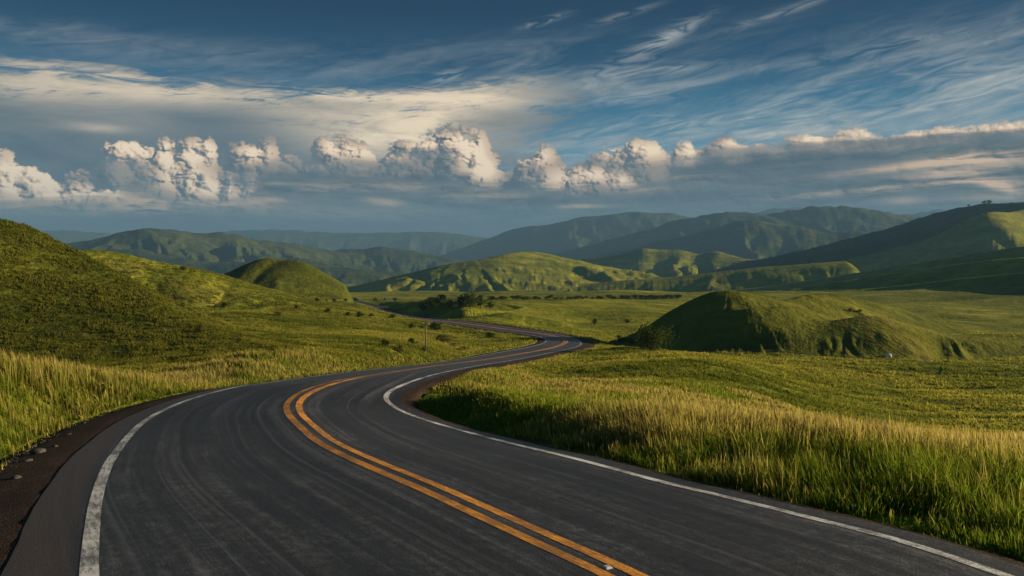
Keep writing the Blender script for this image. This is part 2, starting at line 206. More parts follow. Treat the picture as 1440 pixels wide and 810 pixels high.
# ------------------------------------------------------------------ hills: crest lines in sight coordinates (px, py, distance, half width)
# name, label, gully strength, gully spacing factor, crest vertices
HILLS = [
 ('hill', 'near green hill rising on the left beside the road', .05, .5, 1.0,
  [(-420, 262, 128, 55), (-200, 280, 116, 55), (-60, 298, 111, 52), (0, 304, 108, 50), (30, 311, 107, 48), (65, 328, 105, 46), (110, 351, 102, 43),
   (150, 373, 98, 40), (200, 405, 92, 34), (250, 437, 85, 29), (300, 469, 77, 24), (335, 486, 70, 20), (368, 503, 62, 15), (398, 515, 54, 10)]),
 ('hill', 'long grassy ridge sloping down behind the near left hill', .16, .35, 1.0,
  [(-200, 360, 240, 90), (60, 356, 235, 85), (130, 349, 232, 80), (165, 353, 232, 75), (200, 364, 232, 70), (250, 374, 233, 65), (300, 386, 235, 60), (350, 402, 232, 55),
   (400, 413, 230, 50), (450, 424, 224, 40), (490, 434, 215, 30), (530, 444, 206, 24)]),
 ('hill', 'small dark green mound with two tops behind the left ridge', .14, .4, 1.5,
  [(270, 408, 395, 50), (310, 388, 390, 65), (345, 372, 386, 72), (366, 363, 384, 85), (383, 363, 384, 85), (398, 367, 382, 82), (412, 366, 380, 82), (428, 370, 378, 80), (448, 381, 376, 80), (475, 397, 372, 72), (498, 413, 366, 52), (518, 426, 358, 40)]),
 ('knoll', 'low wooded mound beside the far bend of the road', .05, .5, 1.0,
  [(600, 434, 298, 14), (620, 430, 300, 22), (640, 430, 300, 22), (655, 424, 298, 26), (672, 423, 298, 26), (690, 428, 297, 24), (705, 433, 295, 16)]),
 ('knoll', 'flat green hummock in the valley beyond the far bend', .05, .5, 1.0,
  [(668, 450, 262, 12), (695, 443, 260, 14), (716, 440, 258, 15), (735, 442, 258, 15), (760, 447, 256, 13), (790, 452, 252, 9)]),
 ('hill', 'ribbed green hill standing in the middle of the valley', .34, .16, 1.0,
  [(440, 409, 1560, 130), (500, 402, 1540, 170), (560, 388, 1520, 230), (600, 378, 1510, 270), (640, 369, 1500, 300), (668, 367, 1500, 310), (690, 361, 1520, 340), (730, 353, 1590, 380), (760, 354, 1660, 400),
   (785, 361, 1730, 390), (820, 369, 1830, 350), (850, 379, 1920, 300), (880, 390, 2000, 240), (905, 400, 2080, 170)]),
 ('hill', 'green hill with lit shoulders behind the ribbed hill', .3, .25, 1.0,
  [(780, 372, 2500, 250), (830, 362, 2500, 300), (870, 358, 2500, 330), (905, 347, 2500, 380), (925, 350, 2490, 350), (955, 349, 2480, 380), (985, 357, 2460, 330), (1010, 352, 2440, 330), (1040, 362, 2400, 300), (1100, 372, 2350, 260)]),
 ('knoll', 'dark sided grassy knoll standing in the field right of the road', .22, .45, 1.15,
  [(868, 477, 186, 10), (890, 468, 186, 14), (920, 452, 185, 22), (950, 434, 183, 28), (975, 416, 180, 33), (1000, 407, 177, 34), (1020, 403, 175, 34), (1045, 406, 175, 33), (1072, 412, 176, 28), (1098, 420, 182, 25), (1140, 413, 194, 28), (1168, 413, 202, 28),
   (1205, 421, 208, 26), (1240, 430, 214, 24), (1275, 440, 220, 20), (1310, 450, 224, 14)]),
 ('knoll', 'low rough ridge in front of the right knoll', .22, .6, 1.0,
  [(1060, 482, 152, 9), (1090, 473, 153, 13), (1120, 462, 154, 17), (1160, 450, 156, 19), (1190, 443, 157, 20), (1225, 439, 158, 20), (1255, 445, 159, 18), (1290, 456, 160, 16), (1330, 467, 161, 13), (1380, 470, 162, 12), (1440, 475, 163, 11), (1560, 480, 164, 10)]),
 ('knoll', 'rounded spur on the near face of the right knoll', .16, .5, 1.0,
  [(945, 480, 168, 8), (975, 464, 166, 12), (1005, 446, 163, 18), (1035, 433, 161, 21), (1060, 428, 160, 22), (1095, 430, 162, 21), (1130, 436, 166, 19), (1170, 444, 170, 12)]),
 ('mountain', 'large green mountain on the right with trees on its crest', .42, .22, 1.0,
  [(900, 398, 2450, 200), (980, 384, 2400, 290), (1060, 367, 2330, 370), (1120, 353, 2270, 430), (1180, 339, 2200, 470), (1240, 323, 2130, 500), (1280, 311, 2080, 520), (1310, 300, 2040, 530), (1340, 292, 2000, 540), (1375, 285, 1960, 550), (1400, 284, 1930, 550), (1440, 286, 1890, 550),
   (1520, 280, 1820, 560), (1620, 290, 1750, 560), (1850, 300, 1650, 520)]),
 ('mountain', 'lit grassy shoulder of the right mountain', .28, .25, 1.1,
  [(1130, 380, 1760, 130), (1200, 362, 1720, 170), (1260, 348, 1690, 200), (1310, 334, 1660, 230), (1345, 315, 1630, 240), (1385, 297, 1620, 260), (1440, 297, 1760, 330), (1520, 300, 1950, 380), (1650, 312, 2150, 400)]),
 ('hill', 'long smooth foothill running out below the right mountain', .26, .3, 1.1,
  [(1000, 409, 1260, 70), (1080, 399, 1200, 95), (1150, 389, 1150, 110), (1220, 379, 1100, 120), (1280, 370, 1060, 130), (1340, 361, 1020, 135), (1390, 353, 990, 140), (1440, 345, 960, 140), (1560, 335, 900, 140), (1750, 340, 840, 130)]),
 ('hill', 'second smooth foothill ridge with a lit edge on the right', .26, .3, 1.1,
  [(1040, 413, 980, 45), (1120, 404, 930, 62), (1180, 395, 890, 76), (1250, 385, 850, 84), (1320, 375, 810, 88), (1380, 367, 775, 92), (1440, 361, 745, 92), (1560, 352, 700, 90), (1750, 356, 650, 88)]),
 ('hill', 'lowest dark foothill on the right edge of the valley', .08, .3, 1.1,
  [(1120, 419, 760, 30), (1200, 411, 720, 42), (1280, 402, 680, 50), (1350, 394, 650, 54), (1440, 385, 610, 58), (1560, 378, 570, 60), (1750, 384, 530, 58)]),
 ('hill', 'low rolling green rise in front of the ribbed hill', .1, .3, 1.0,
  [(690, 415, 1400, 60), (760, 408, 1390, 85), (820, 400, 1380, 100), (880, 393, 1370, 115), (940, 388, 1360, 125), (1000, 381, 1350, 130), (1060, 374, 1340, 135), (1120, 370, 1330, 140), (1180, 366, 1320, 140)]),
 ('mountain', 'dark blue green mountain range beyond the left hills', .42, .22, 1.0,
  [(-200, 345, 3900, 500), (60, 345, 4100, 500), (110, 341, 4150, 550), (150, 332, 4200, 700), (185, 322, 4250, 850), (210, 321, 4300, 880), (240, 320, 4450, 900), (262, 326, 4550, 850), (290, 331, 4650, 800), (318, 324, 4700, 800), (340, 333, 4850, 700), (380, 341, 5000, 650), (400, 339, 5050, 600), (420, 344, 5200, 600),
   (445, 348, 5300, 560), (480, 356, 5400, 480), (520, 366, 5500, 380), (570, 378, 5600, 260)]),
 ('mountain', 'low blue hills at the foot of the left mountain range', .4, .3, 1.0,
  [(90, 352, 3500, 300), (160, 350, 3500, 330), (190, 347, 3500, 340), (230, 358, 3450, 320), (300, 368, 3400, 300), (380, 366, 3300, 310), (430, 362, 3300, 320), (470, 372, 3250, 280), (520, 380, 3200, 220), (580, 385, 3200, 160)]),
 ('mountain', 'blue rounded hills behind the middle of the valley', .35, .25, 1.0,
  [(440, 356, 5600, 400), (490, 350, 5600, 500), (545, 346, 5600, 560), (575, 351, 5600, 520), (610, 357, 5600, 450), (650, 366, 5500, 350), (690, 378, 5400, 220)]),
 ('mountain', 'hazy dark blue mountain range right of the middle', .36, .2, 1.0,
  [(740, 368, 6800, 420), (800, 352, 6900, 560), (850, 338, 7000, 760), (900, 324, 7000, 950), (940, 314, 7000, 1080), (980, 303, 7000, 1200), (1015, 299, 7000, 1250), (1040, 294, 7000, 1300), (1062, 298, 7000, 1250), (1085, 301, 7000, 1230), (1115, 297, 7000, 1260), (1150, 290, 7000, 1300), (1190, 288, 7000, 1320), (1215, 290, 7000, 1300),
   (1245, 296, 7000, 1200), (1270, 304, 7000, 1100), (1300, 302, 7000, 1100), (1340, 315, 6900, 900), (1450, 320, 6900, 900), (1700, 330, 6900, 900)]),
 ('mountain', 'near slope of the hazy mountain range', .36, .25, 1.0,
  [(830, 362, 5200, 320), (900, 345, 5200, 450), (960, 331, 5200, 600), (1010, 318, 5200, 700), (1050, 306, 5200, 800), (1090, 316, 5150, 720), (1125, 314, 5100, 720), (1160, 330, 5000, 600), (1200, 322, 5000, 650), (1250, 336, 4900, 520), (1320, 340, 4900, 480), (1500, 345, 4900, 450)]),
 ('mountain', 'pale blue mountain ridge far behind the middle', .28, .2, 1.0,
  [(600, 366, 10200, 400), (650, 348, 10300, 800), (690, 334, 10400, 1100), (725, 321, 10500, 1400), (760, 315, 10500, 1550), (800, 309, 10500, 1650), (840, 303, 10500, 1750), (880, 298, 10500, 1800), (915, 297, 10500, 1800), (950, 301, 10500, 1750), (1000, 308, 10500, 1600), (1080, 318, 10400, 1400), (1180, 330, 10400, 1200)]),
 ('mountain', 'faint far mountain peak behind the right ranges', .25, .2, 1.0,
  [(1040, 302, 15500, 1800), (1090, 292, 15500, 2000), (1125, 290, 15500, 2100), (1165, 292, 15500, 2000), (1220, 302, 15500, 1800), (1290, 300, 15500, 1800), (1322, 292, 15500, 2000), (1350, 300, 15500, 1800), (1440, 295, 15500, 1900), (1600, 300, 15500, 1900)]),
 ('mountain', 'faint blue grey ridge on the far horizon', .22, .2, 1.0,
  [(-300, 322, 15000, 1700), (0, 326, 15000, 1700), (100, 322, 15000, 1700), (140, 328, 15000, 1600), (230, 330, 15000, 1500), (330, 324, 15000, 1600), (400, 322, 15000, 1600), (470, 327, 15000, 1500), (540, 327, 15000, 1500), (590, 325, 15000, 1500), (640, 326, 15000, 1500), (680, 334, 15000, 1200), (740, 342, 15000, 900)]),
]


BACK = {0: .36, 1: .6, 2: .5}


def _nearer(cr):
    """bring the far ranges to where the haze box can hold them: distances past 2.5 km are compressed"""
    out = []
    for px, py, d, w in cr:
        d2 = d if d < 2500 else 2500 + (d - 2500) * .54
        out.append((px, py, d2, w * d2 / d))
    return out


HILLS = [(a, b, c * (.85 if e[0][2] > 2600 else (.75 if e[0][2] > 1400 else 1)), g, h, _nearer(e)) for a, b, c, g, h, e in HILLS]


def hill_field(k, x, y):
    name, label, gul, gsp, pw, cr = HILLS[k]
    P = np.array([ray(p[0], p[1], p[2]) for p in cr])
    W = np.array([p[3] for p in cr], float)
    A = P[:, 2] - base_height(P[:, 0].copy(), P[:, 1].copy())
    A = np.clip(A, 0.0, None)
    seg = np.concatenate([[0], np.cumsum(np.linalg.norm(np.diff(P[:, :2], axis=0), axis=1))])
    nr = P[:, 1].min()
    sharp = .30 if nr < 320 else (.55 if nr > 1420 or nr < 450 else .06)
    # the hill is the envelope of the bumps of a densely sampled, rounded crest
    step = max(seg[-1] / 90, W.min() * .25)
    st = np.linspace(0, seg[-1], int(max(60, min(130, seg[-1] / step))))
    q = np.stack([np.interp(st, seg, c) for c in (P[:, 0], P[:, 1], A, W)], 1)
    for _ in range(3):
        q[1:-1] = (q[:-2] + 2 * q[1:-1] + q[2:]) / 4
    dA = np.gradient(q[:, 2]) / (st[1] - st[0])
    T = np.gradient(q[:, :2], axis=0)
    T /= np.linalg.norm(T, axis=1, keepdims=True) + 1e-9
    back = BACK.get(k, 1.0)

    def prof(tt):
        f = np.where(tt < 1, 0.5 + 0.5 * np.cos(np.pi * np.clip(tt, 0, 1)), 0)
        return (1 - sharp) * f ** (0.9 * pw) + sharp * np.clip(1 - tt, 0, 1) ** 1.55
    val = np.zeros(len(x))
    ah = np.full(len(x), 1e-6)
    ss, dist, wd, so = np.zeros(len(x)), np.full(len(x), 1e9), np.ones(len(x)), np.ones(len(x))
    for m in range(len(q)):
        dx, dy = x - q[m, 0], y - q[m, 1]
        lo_ = T[m, 0] * dx + T[m, 1] * dy
        half = (st[1] - st[0]) * .6
        aj = np.maximum(q[m, 2] + dA[m] * np.clip(lo_, -half, half), 0)
        al = np.maximum(np.abs(lo_) - half, 0)
        pe = T[m, 0] * dy - T[m, 1] * dx
        dd = np.sqrt(al * al * 5.3 + pe * pe) + 1e-6
        w = np.full(len(x), q[m, 3])
        sd = pe / dd
        if back != 1.0:
            w = w * (1 + (back - 1) * smooth(-.35, .6, sd))
        near = dd < w
        v = np.where(near, aj * prof(dd / w), 0)
        u = v > val
        val[u] = v[u]
        ah[u] = aj[u]
        ss[u] = st[m] + (T[m, 0] * dx + T[m, 1] * dy)[u]
        dist[u] = dd[u]
        wd[u] = w[u]
        so[u] = np.sign(sd)[u]
    wm = W.max()
    # wobble the slope so that spurs and gullies run down it
    lam = wm * gsp
    wx = lam * .55 * fbm(x / (lam * 1.7) + 3.1, y / (lam * 1.7), 3, .55, 17 + k)
    g1 = perlin((ss + wx) / lam + so * 31.7, dist / (lam * 6.0), 3 + k)
    g2 = perlin((ss + wx * 1.3) / (lam * .41) + so * 11.1 + 5, dist / (lam * 1.3), 9 + k)
    g3 = fbm(x / (lam * .5), y / (lam * .5), 3, .5, 21 + k)
    t = dist / wd
    gg = (.5 - np.sqrt(g1 * g1 + .006) * 1.6) + .3 * (.45 - np.sqrt(g2 * g2 + .012) * 1.5)
    tt = t * (1 + gul * 1.1 * gg * np.clip(t * 2.2, 0, 1) * smooth(1.1, .62, t))
    f = prof(tt)
    h = ah * f
    h = h * (1 + gul * .10 * g3 * np.clip(t * 3, 0, 1)) 
    h = h + ah * gul * (.12 if nr > 2600 else .03) * fbm(x / (lam * .9), y / (lam * .9), 4, .45, 40 + k) * smooth(0, .25, f)
    return np.clip(h, 0, None), f


# ------------------------------------------------------------------ polar height grid
fine = np.radians(np.arange(-39, 39.001, 0.075))
side = np.radians(np.concatenate([np.arange(39.4, 60, .6), np.arange(61, 180, 3.0)]))
AZ = np.concatenate([-side[::-1], fine, side])
RD = np.concatenate([[0.6, 1.5, 2.6, 3.6], np.exp(np.arange(math.log(4.4), math.log(12500), 0.0075))])
NA, NR = len(AZ), len(RD)
gx = (RD[:, None] * np.sin(AZ)[None]).ravel()
gy = (RD[:, None] * np.cos(AZ)[None]).ravel()
_lrd = np.log(RD)


def grid_sample(G, x, y):
    """bilinear lookup of a (NR, NA) grid at world points"""
    az = np.arctan2(x, y)
    lr = np.log(np.clip(np.hypot(x, y), RD[0], RD[-1] * .999))
    i = np.clip(np.searchsorted(AZ, az) - 1, 0, NA - 2)
    j = np.clip(np.searchsorted(_lrd, lr) - 1, 0, NR - 2)
    u = np.clip((az - AZ[i]) / (AZ[i + 1] - AZ[i]), 0, 1)
    v = (lr - _lrd[j]) / (_lrd[j + 1] - _lrd[j])
    return (G[j, i] * (1 - u) + G[j, i + 1] * u) * (1 - v) + (G[j + 1, i] * (1 - u) + G[j + 1, i + 1] * u) * v


def build_heights():
    # coarse evaluation of the smooth base, then upsampled
    ci = np.unique(np.concatenate([np.arange(0, NA, 6), [NA - 1]]))
    cj = np.unique(np.concatenate([np.arange(0, NR, 5), [NR - 1]]))
    cx = (RD[cj][:, None] * np.sin(AZ[ci])[None]).ravel()
    cy = (RD[cj][:, None] * np.cos(AZ[ci])[None]).ravel()
    cz = base_height(cx, cy).reshape(len(cj), len(ci))
    tmp = np.stack([np.interp(np.arange(NA), ci, r) for r in cz])
    zb = np.stack([np.interp(np.arange(NR), cj, tmp[:, i]) for i in range(NA)], 1).ravel()
    rr = np.hypot(gx, gy)
    # hills
    sm = np.zeros_like(zb)
    dom = np.full(len(zb), -1, np.int16)
    top = np.zeros_like(zb)
    fmx = np.zeros_like(zb)
    for k in range(len(HILLS)):
        P = np.array([ray(p[0], p[1], p[2]) for p in HILLS[k][5]])
        w = max(p[3] for p in HILLS[k][5]) * 1.5
        lo, hi = P[:, :2].min(0) - w, P[:, :2].max(0) + w
        q = np.where((gx > lo[0]) & (gx < hi[0]) & (gy > lo[1]) & (gy < hi[1]))[0]
        h, f = hill_field(k, gx[q], gy[q])
        sm[q] += (h / 30.0) ** 7
        fmx[q] = np.maximum(fmx[q], f)
        u = (h > top[q]) & (f > .035)
        top[q[u]] = h[u]
        dom[q[u]] = k
    z = zb + 30.0 * sm ** (1 / 7.0)
    # rolling ground at every scale that the grid can carry
    nz = np.zeros_like(z)
    for o, lam in enumerate((900., 420., 190., 85., 40., 18., 8., 3.6, 1.6)):
        q = np.where((rr < lam * 30) & (rr > lam * .25))[0]
        fade = smooth(lam * 30, lam * 14, rr[q]) * smooth(lam * .25, lam * 1.1, rr[q])
        nz[q] += (1 if lam < 12 else 1 - .75 * smooth(0, .6, fmx[q]) * smooth(60, 140, rr[q])) * perlin(gx[q] / lam + 7.3 * o, gy[q] / lam - 3.1 * o, 60 + o) * lam * ((.014 + .005 * (lam < 30)) + .015 * smooth(120, 260, rr[q]) * smooth(2200, 1200, rr[q]) * (lam < 200)) * fade
    # road bed
    lat, idx, fr = road_query(gx, gy)
    on = np.abs(lat) < 60
    al = np.abs(lat)
    half = np.where(lat > 0, RWL[idx] + SH_L[idx], RWR[idx] + SH_R[idx])
    e = al - half
    wide = np.clip(.06 * rr, 2.2, 9)
    nz *= np.where(on, smooth(0, 1, e / (wide * 1.6)) * .9 + .1 * (e > 0), 1)
    z = z + nz
    zr = road_z(lat, idx, fr)
    bed = zr - (.16 + .0035 * np.clip(rr, 0, 400)) * (e < .25 + .004 * rr) - .02
    lip = zr - .10
    tgt = np.where(e < .25 + .004 * rr, bed, lip)
    wgt = np.where(on, 1 - smooth(0, 1, (e - .3 - .004 * rr) / wide), 0)
    z = z * (1 - wgt) + tgt * wgt
    return z.reshape(NR, NA), dom.reshape(NR, NA), e.reshape(NR, NA), zb


Z, DOM, EDGE, _zb = build_heights()


def ground(x, y):
    return grid_sample(Z, np.atleast_1d(np.asarray(x, float)), np.atleast_1d(np.asarray(y, float)))

# ------------------------------------------------------------------ node helpers
class N:
    """tiny expression builder over shader math nodes"""
    def __init__(self, tree, sock):
        self.t, self.s = tree, sock

    def _lift(self, o):
        return o.s if isinstance(o, N) else o

    def op(self, kind, *args, clamp=False):
        n = self.t.nodes.new('ShaderNodeMath')
        n.operation = kind
        n.use_clamp = clamp
        for i, a in enumerate((self,) + args):
            a = self._lift(a)
            if isinstance(a, (int, float)):
                n.inputs[i].default_value = a
            else:
                self.t.links.new(a, n.inputs[i])
        return N(self.t, n.outputs[0])

    def __add__(self, o): return self.op('ADD', o)
    __radd__ = __add__
    def __mul__(self, o): return self.op('MULTIPLY', o)
    __rmul__ = __mul__
    def __sub__(self, o): return self.op('SUBTRACT', o)
    def __rsub__(self, o): return (self * -1.0) + o
    def __truediv__(self, o): return self.op('DIVIDE', o)
    def sat(self): return self.op('MULTIPLY', 1.0, clamp=True)
    def max(self, o): return self.op('MAXIMUM', o)
    def min(self, o): return self.op('MINIMUM', o)
    def abs(self): return self.op('ABSOLUTE')
    def pow(self, o): return self.op('POWER', o)

    def step(self, a, b, interp='SMOOTHSTEP'):
        n = self.t.nodes.new('ShaderNodeMapRange')
        n.interpolation_type = interp
        self.t.links.new(self.s, n.inputs[0])
        for i, v in ((1, a), (2, b), (3, 0.0), (4, 1.0)):
            v = self._lift(v)
            if isinstance(v, (int, float)):
                n.inputs[i].default_value = v
            else:
                self.t.links.new(v, n.inputs[i])
        return N(self.t, n.outputs[0])


def new_mat(name):
    m = bpy.data.materials.new(name)
    m.use_nodes = True
    t = m.node_tree
    t.nodes.clear()
    out = t.nodes.new('ShaderNodeOutputMaterial')
    b = t.nodes.new('ShaderNodeBsdfPrincipled')
    t.links.new(b.outputs[0], out.inputs[0])
    b.inputs['Specular IOR Level'].default_value = 0.1
    b.inputs['Roughness'].default_value = 0.95
    return m, t, b, out


def vec_map(t, vec, scale, offset=(0, 0, 0)):
    n = t.nodes.new('ShaderNodeMapping')
    n.inputs['Scale'].default_value = scale if isinstance(scale, tuple) else (scale,) * 3
    n.inputs['Location'].default_value = offset
    t.links.new(vec, n.inputs[0])
    return n.outputs[0]


def noise(t, vec, scale=1.0, detail=4.0, rough=.55, dist=0.0, kind='FBM', dims='3D', lac=2.0):
    n = t.nodes.new('ShaderNodeTexNoise')
    n.noise_dimensions = dims
    n.noise_type = kind
    n.inputs['Scale'].default_value = scale
    n.inputs['Detail'].default_value = detail
    n.inputs['Roughness'].default_value = rough
    n.inputs['Distortion'].default_value = dist
    n.inputs['Lacunarity'].default_value = lac
    t.links.new(vec, n.inputs['Vector'])
    return N(t, n.outputs[0])


def ramp(t, fac, stops, interp='LINEAR'):
    n = t.nodes.new('ShaderNodeValToRGB')
    n.color_ramp.interpolation = interp
    els = n.color_ramp.elements
    while len(els) < len(stops):
        els.new(0.5)
    for e, (p, c) in zip(els, stops):
        e.position = p
        e.color = (*c, 1)
    t.links.new(fac.s if isinstance(fac, N) else fac, n.inputs[0])
    return n.outputs[0]


def mixc(t, fac, a, b, kind='MIX'):
    n = t.nodes.new('ShaderNodeMix')
    n.data_type = 'RGBA'
    n.blend_type = kind
    n.clamp_factor = True
    for i, v in ((0, fac), (6, a), (7, b)):
        if isinstance(v, N):
            v = v.s
        if isinstance(v, (int, float)):
            n.inputs[i].default_value = v
        elif isinstance(v, tuple):
            n.inputs[i].default_value = (*v, 1)
        else:
            t.links.new(v, n.inputs[i])
    return n.outputs[2]


def bump(t, b, height, strength, dist, normal=None):
    n = t.nodes.new('ShaderNodeBump')
    n.inputs['Strength'].default_value = strength
    n.inputs['Distance'].default_value = dist
    t.links.new(height.s, n.inputs['Height'])
    if normal is not None:
        t.links.new(normal, n.inputs['Normal'])
    if b is not None:
        t.links.new(n.outputs[0], b.inputs['Normal'])
    return n.outputs[0]


def tag(o, label=None, cat=None, group=None, kind=None):
    for k, v in (('label', label), ('category', cat), ('group', group), ('kind', kind)):
        if v:
            o[k] = v
    return o


def mesh_obj(name, verts, faces, mat, parent=None, smooth_shade=True, uv=None, link=True):
    me = bpy.data.meshes.new(name)
    verts = np.asarray(verts, np.float32)
    if isinstance(faces, np.ndarray) and faces.ndim == 2:
        k = faces.shape[1]
        me.vertices.add(len(verts)); me.vertices.foreach_set('co', verts.ravel())
        me.loops.add(faces.size); me.loops.foreach_set('vertex_index', faces.astype(np.int32).ravel())
        me.polygons.add(len(faces)); me.polygons.foreach_set('loop_start', np.arange(0, faces.size, k, dtype=np.int32))
        me.update(calc_edges=True)
    else:
        me.from_pydata([tuple(v) for v in verts], [], faces)
    if uv is not None:
        ly = me.uv_layers.new(name='UVMap')
        li = np.empty(len(me.loops), np.int32)
        me.loops.foreach_get('vertex_index', li)
        ly.data.foreach_set('uv', np.asarray(uv, np.float32)[li].ravel())
    if smooth_shade:
        me.polygons.foreach_set('use_smooth', np.ones(len(me.polygons), bool))
    if mat:
        me.materials.append(mat)
    o = bpy.data.objects.new(name, me)
    if parent:
        o.parent = parent
    if link:
        COL.objects.link(o)
    return o


# ------------------------------------------------------------------ ground material
def grassland(name, dark, mid, light, straw, bump_k=1.0):
    m, t, b, out = new_mat(name)
    geo = t.nodes.new('ShaderNodeNewGeometry')
    P = geo.outputs['Position']
    big = noise(t, P, .006, 5, .6)
    med = noise(t, P, .05, 5, .6, .5)
    sml = noise(t, P, .45, 4, .65)
    fin = noise(t, P, 2.6, 3, .6)
    f = big * .5 + med * .55 + sml * .35 + fin * .3
    stk = noise(t, vec_map(t, P, (.010, .045, .02), (9, 4, 2)), 1, 5, .6, .4)
    f = (f - .85) * 1.9 + .5 + (stk - .5) * 1.1
    col = ramp(t, f, [(0.0, dark), (.42, mid), (.72, light), (1.0, straw)])
    # scrub and tussocks: dark spots, many small and some large
    s1 = noise(t, vec_map(t, P, (1, 1, .6), (3, 17, 0)), .55, 3, .6).step(.57, .68)
    s2 = noise(t, vec_map(t, P, (1, 1, .6), (31, 7, 0)), .10, 4, .65).step(.60, .70)
    s3 = noise(t, vec_map(t, P, (1, 1, .6), (1, 57, 0)), .022, 5, .7).step(.58, .70)
    col = mixc(t, (s1 * .26 + s2 * .4 + s3 * .4).sat() * .8, col, tuple(c * .75 for c in dark))
    # patches of dry grass and of bare reddish earth
    dry = noise(t, vec_map(t, P, (1, 1, 3), (40, 11, 5)), .018, 5, .62).step(.56, .72)
    col = mixc(t, dry * .5, col, straw)
    earth = noise(t, vec_map(t, P, 1.0, (140, 61, 25)), .07, 5, .7).step(.66, .74)
    col = mixc(t, earth * .45, col, (.085, .055, .03))
    t.links.new(col, b.inputs['Base Color'])
    b.inputs['Specular IOR Level'].default_value = 0.03
    b.inputs['Roughness'].default_value = 1.0
    try:
        b.inputs['Sheen Weight'].default_value = 0.0
        b.inputs['Sheen Roughness'].default_value = .6
        b.inputs['Sheen Tint'].default_value = (.6, .7, .2, 1)
    except Exception:
        pass
    h1 = bump(t, None, med, .4 * bump_k, 4.0)
    h2 = bump(t, None, sml, .8 * bump_k, .7, h1)
    bump(t, b, fin, .6 * bump_k, .16, h2)
    return m


M_GROUND = grassland('grassland', (.034, .046, .006), (.112, .126, .011), (.205, .200, .020), (.30, .25, .055))
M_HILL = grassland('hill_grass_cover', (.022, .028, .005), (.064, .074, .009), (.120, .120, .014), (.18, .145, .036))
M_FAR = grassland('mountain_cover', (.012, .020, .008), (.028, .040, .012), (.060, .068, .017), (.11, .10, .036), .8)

# ------------------------------------------------------------------ terrain meshes, split by hill
V = np.stack([gx, gy, Z.ravel()], 1)
ii = np.arange(NA)
i2 = (ii + 1) % NA
jj = np.arange(NR - 1)
quad = np.stack([(jj[:, None] * NA + ii[None]), (jj[:, None] * NA + i2[None]), ((jj[:, None] + 1) * NA + i2[None]), ((jj[:, None] + 1) * NA + ii[None])], -1).reshape(-1, 4)
quad = quad[:, ::-1]
fd = DOM[:-1, :].ravel()
TERRAIN = {}
for k in [-1] + list(range(len(HILLS))):
    q = quad[fd == k]
    if len(q) == 0:
        continue
    used, inv = np.unique(q.ravel(), return_inverse=True)
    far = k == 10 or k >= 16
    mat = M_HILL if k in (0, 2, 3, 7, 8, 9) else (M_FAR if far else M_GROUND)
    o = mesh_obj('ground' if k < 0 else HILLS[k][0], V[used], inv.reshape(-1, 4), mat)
    if k < 0:
        tag(o, 'open green valley floor running from the roadside to the mountains', 'ground', kind='structure')
    else:
        tag(o, HILLS[k][1], HILLS[k][0], kind='structure')
    TERRAIN[k] = o


# ------------------------------------------------------------------ road
def strip(offs, lift, name, mat, parent=None, s0=0, s1=None, side=None, nlat=None):
    """mesh swept along the road; offs(i) gives lateral positions, lift(i) the height added there"""
    s1 = s1 or len(RP)
    vs, uv = [], []
    for i in range(s0, s1):
        o = offs(i)
        l = lift(i)
        for a, h in zip(o, l):
            w = a / RWL[i] * RZL[i] if a > 0 else -a / RWR[i] * RZR[i]
            p = RP[i, :2] + RN[i] * a
            vs.append((p[0], p[1], RP[i, 2] + w + h))
            uv.append((a, RS[i]))
    n = len(o)
    m = s1 - s0
    a = np.arange(m - 1)[:, None] * n + np.arange(n - 1)[None]
    f = np.stack([a, a + n, a + n + 1, a + 1], -1).reshape(-1, 4)
    return mesh_obj(name, vs, f, mat, parent, uv=uv)


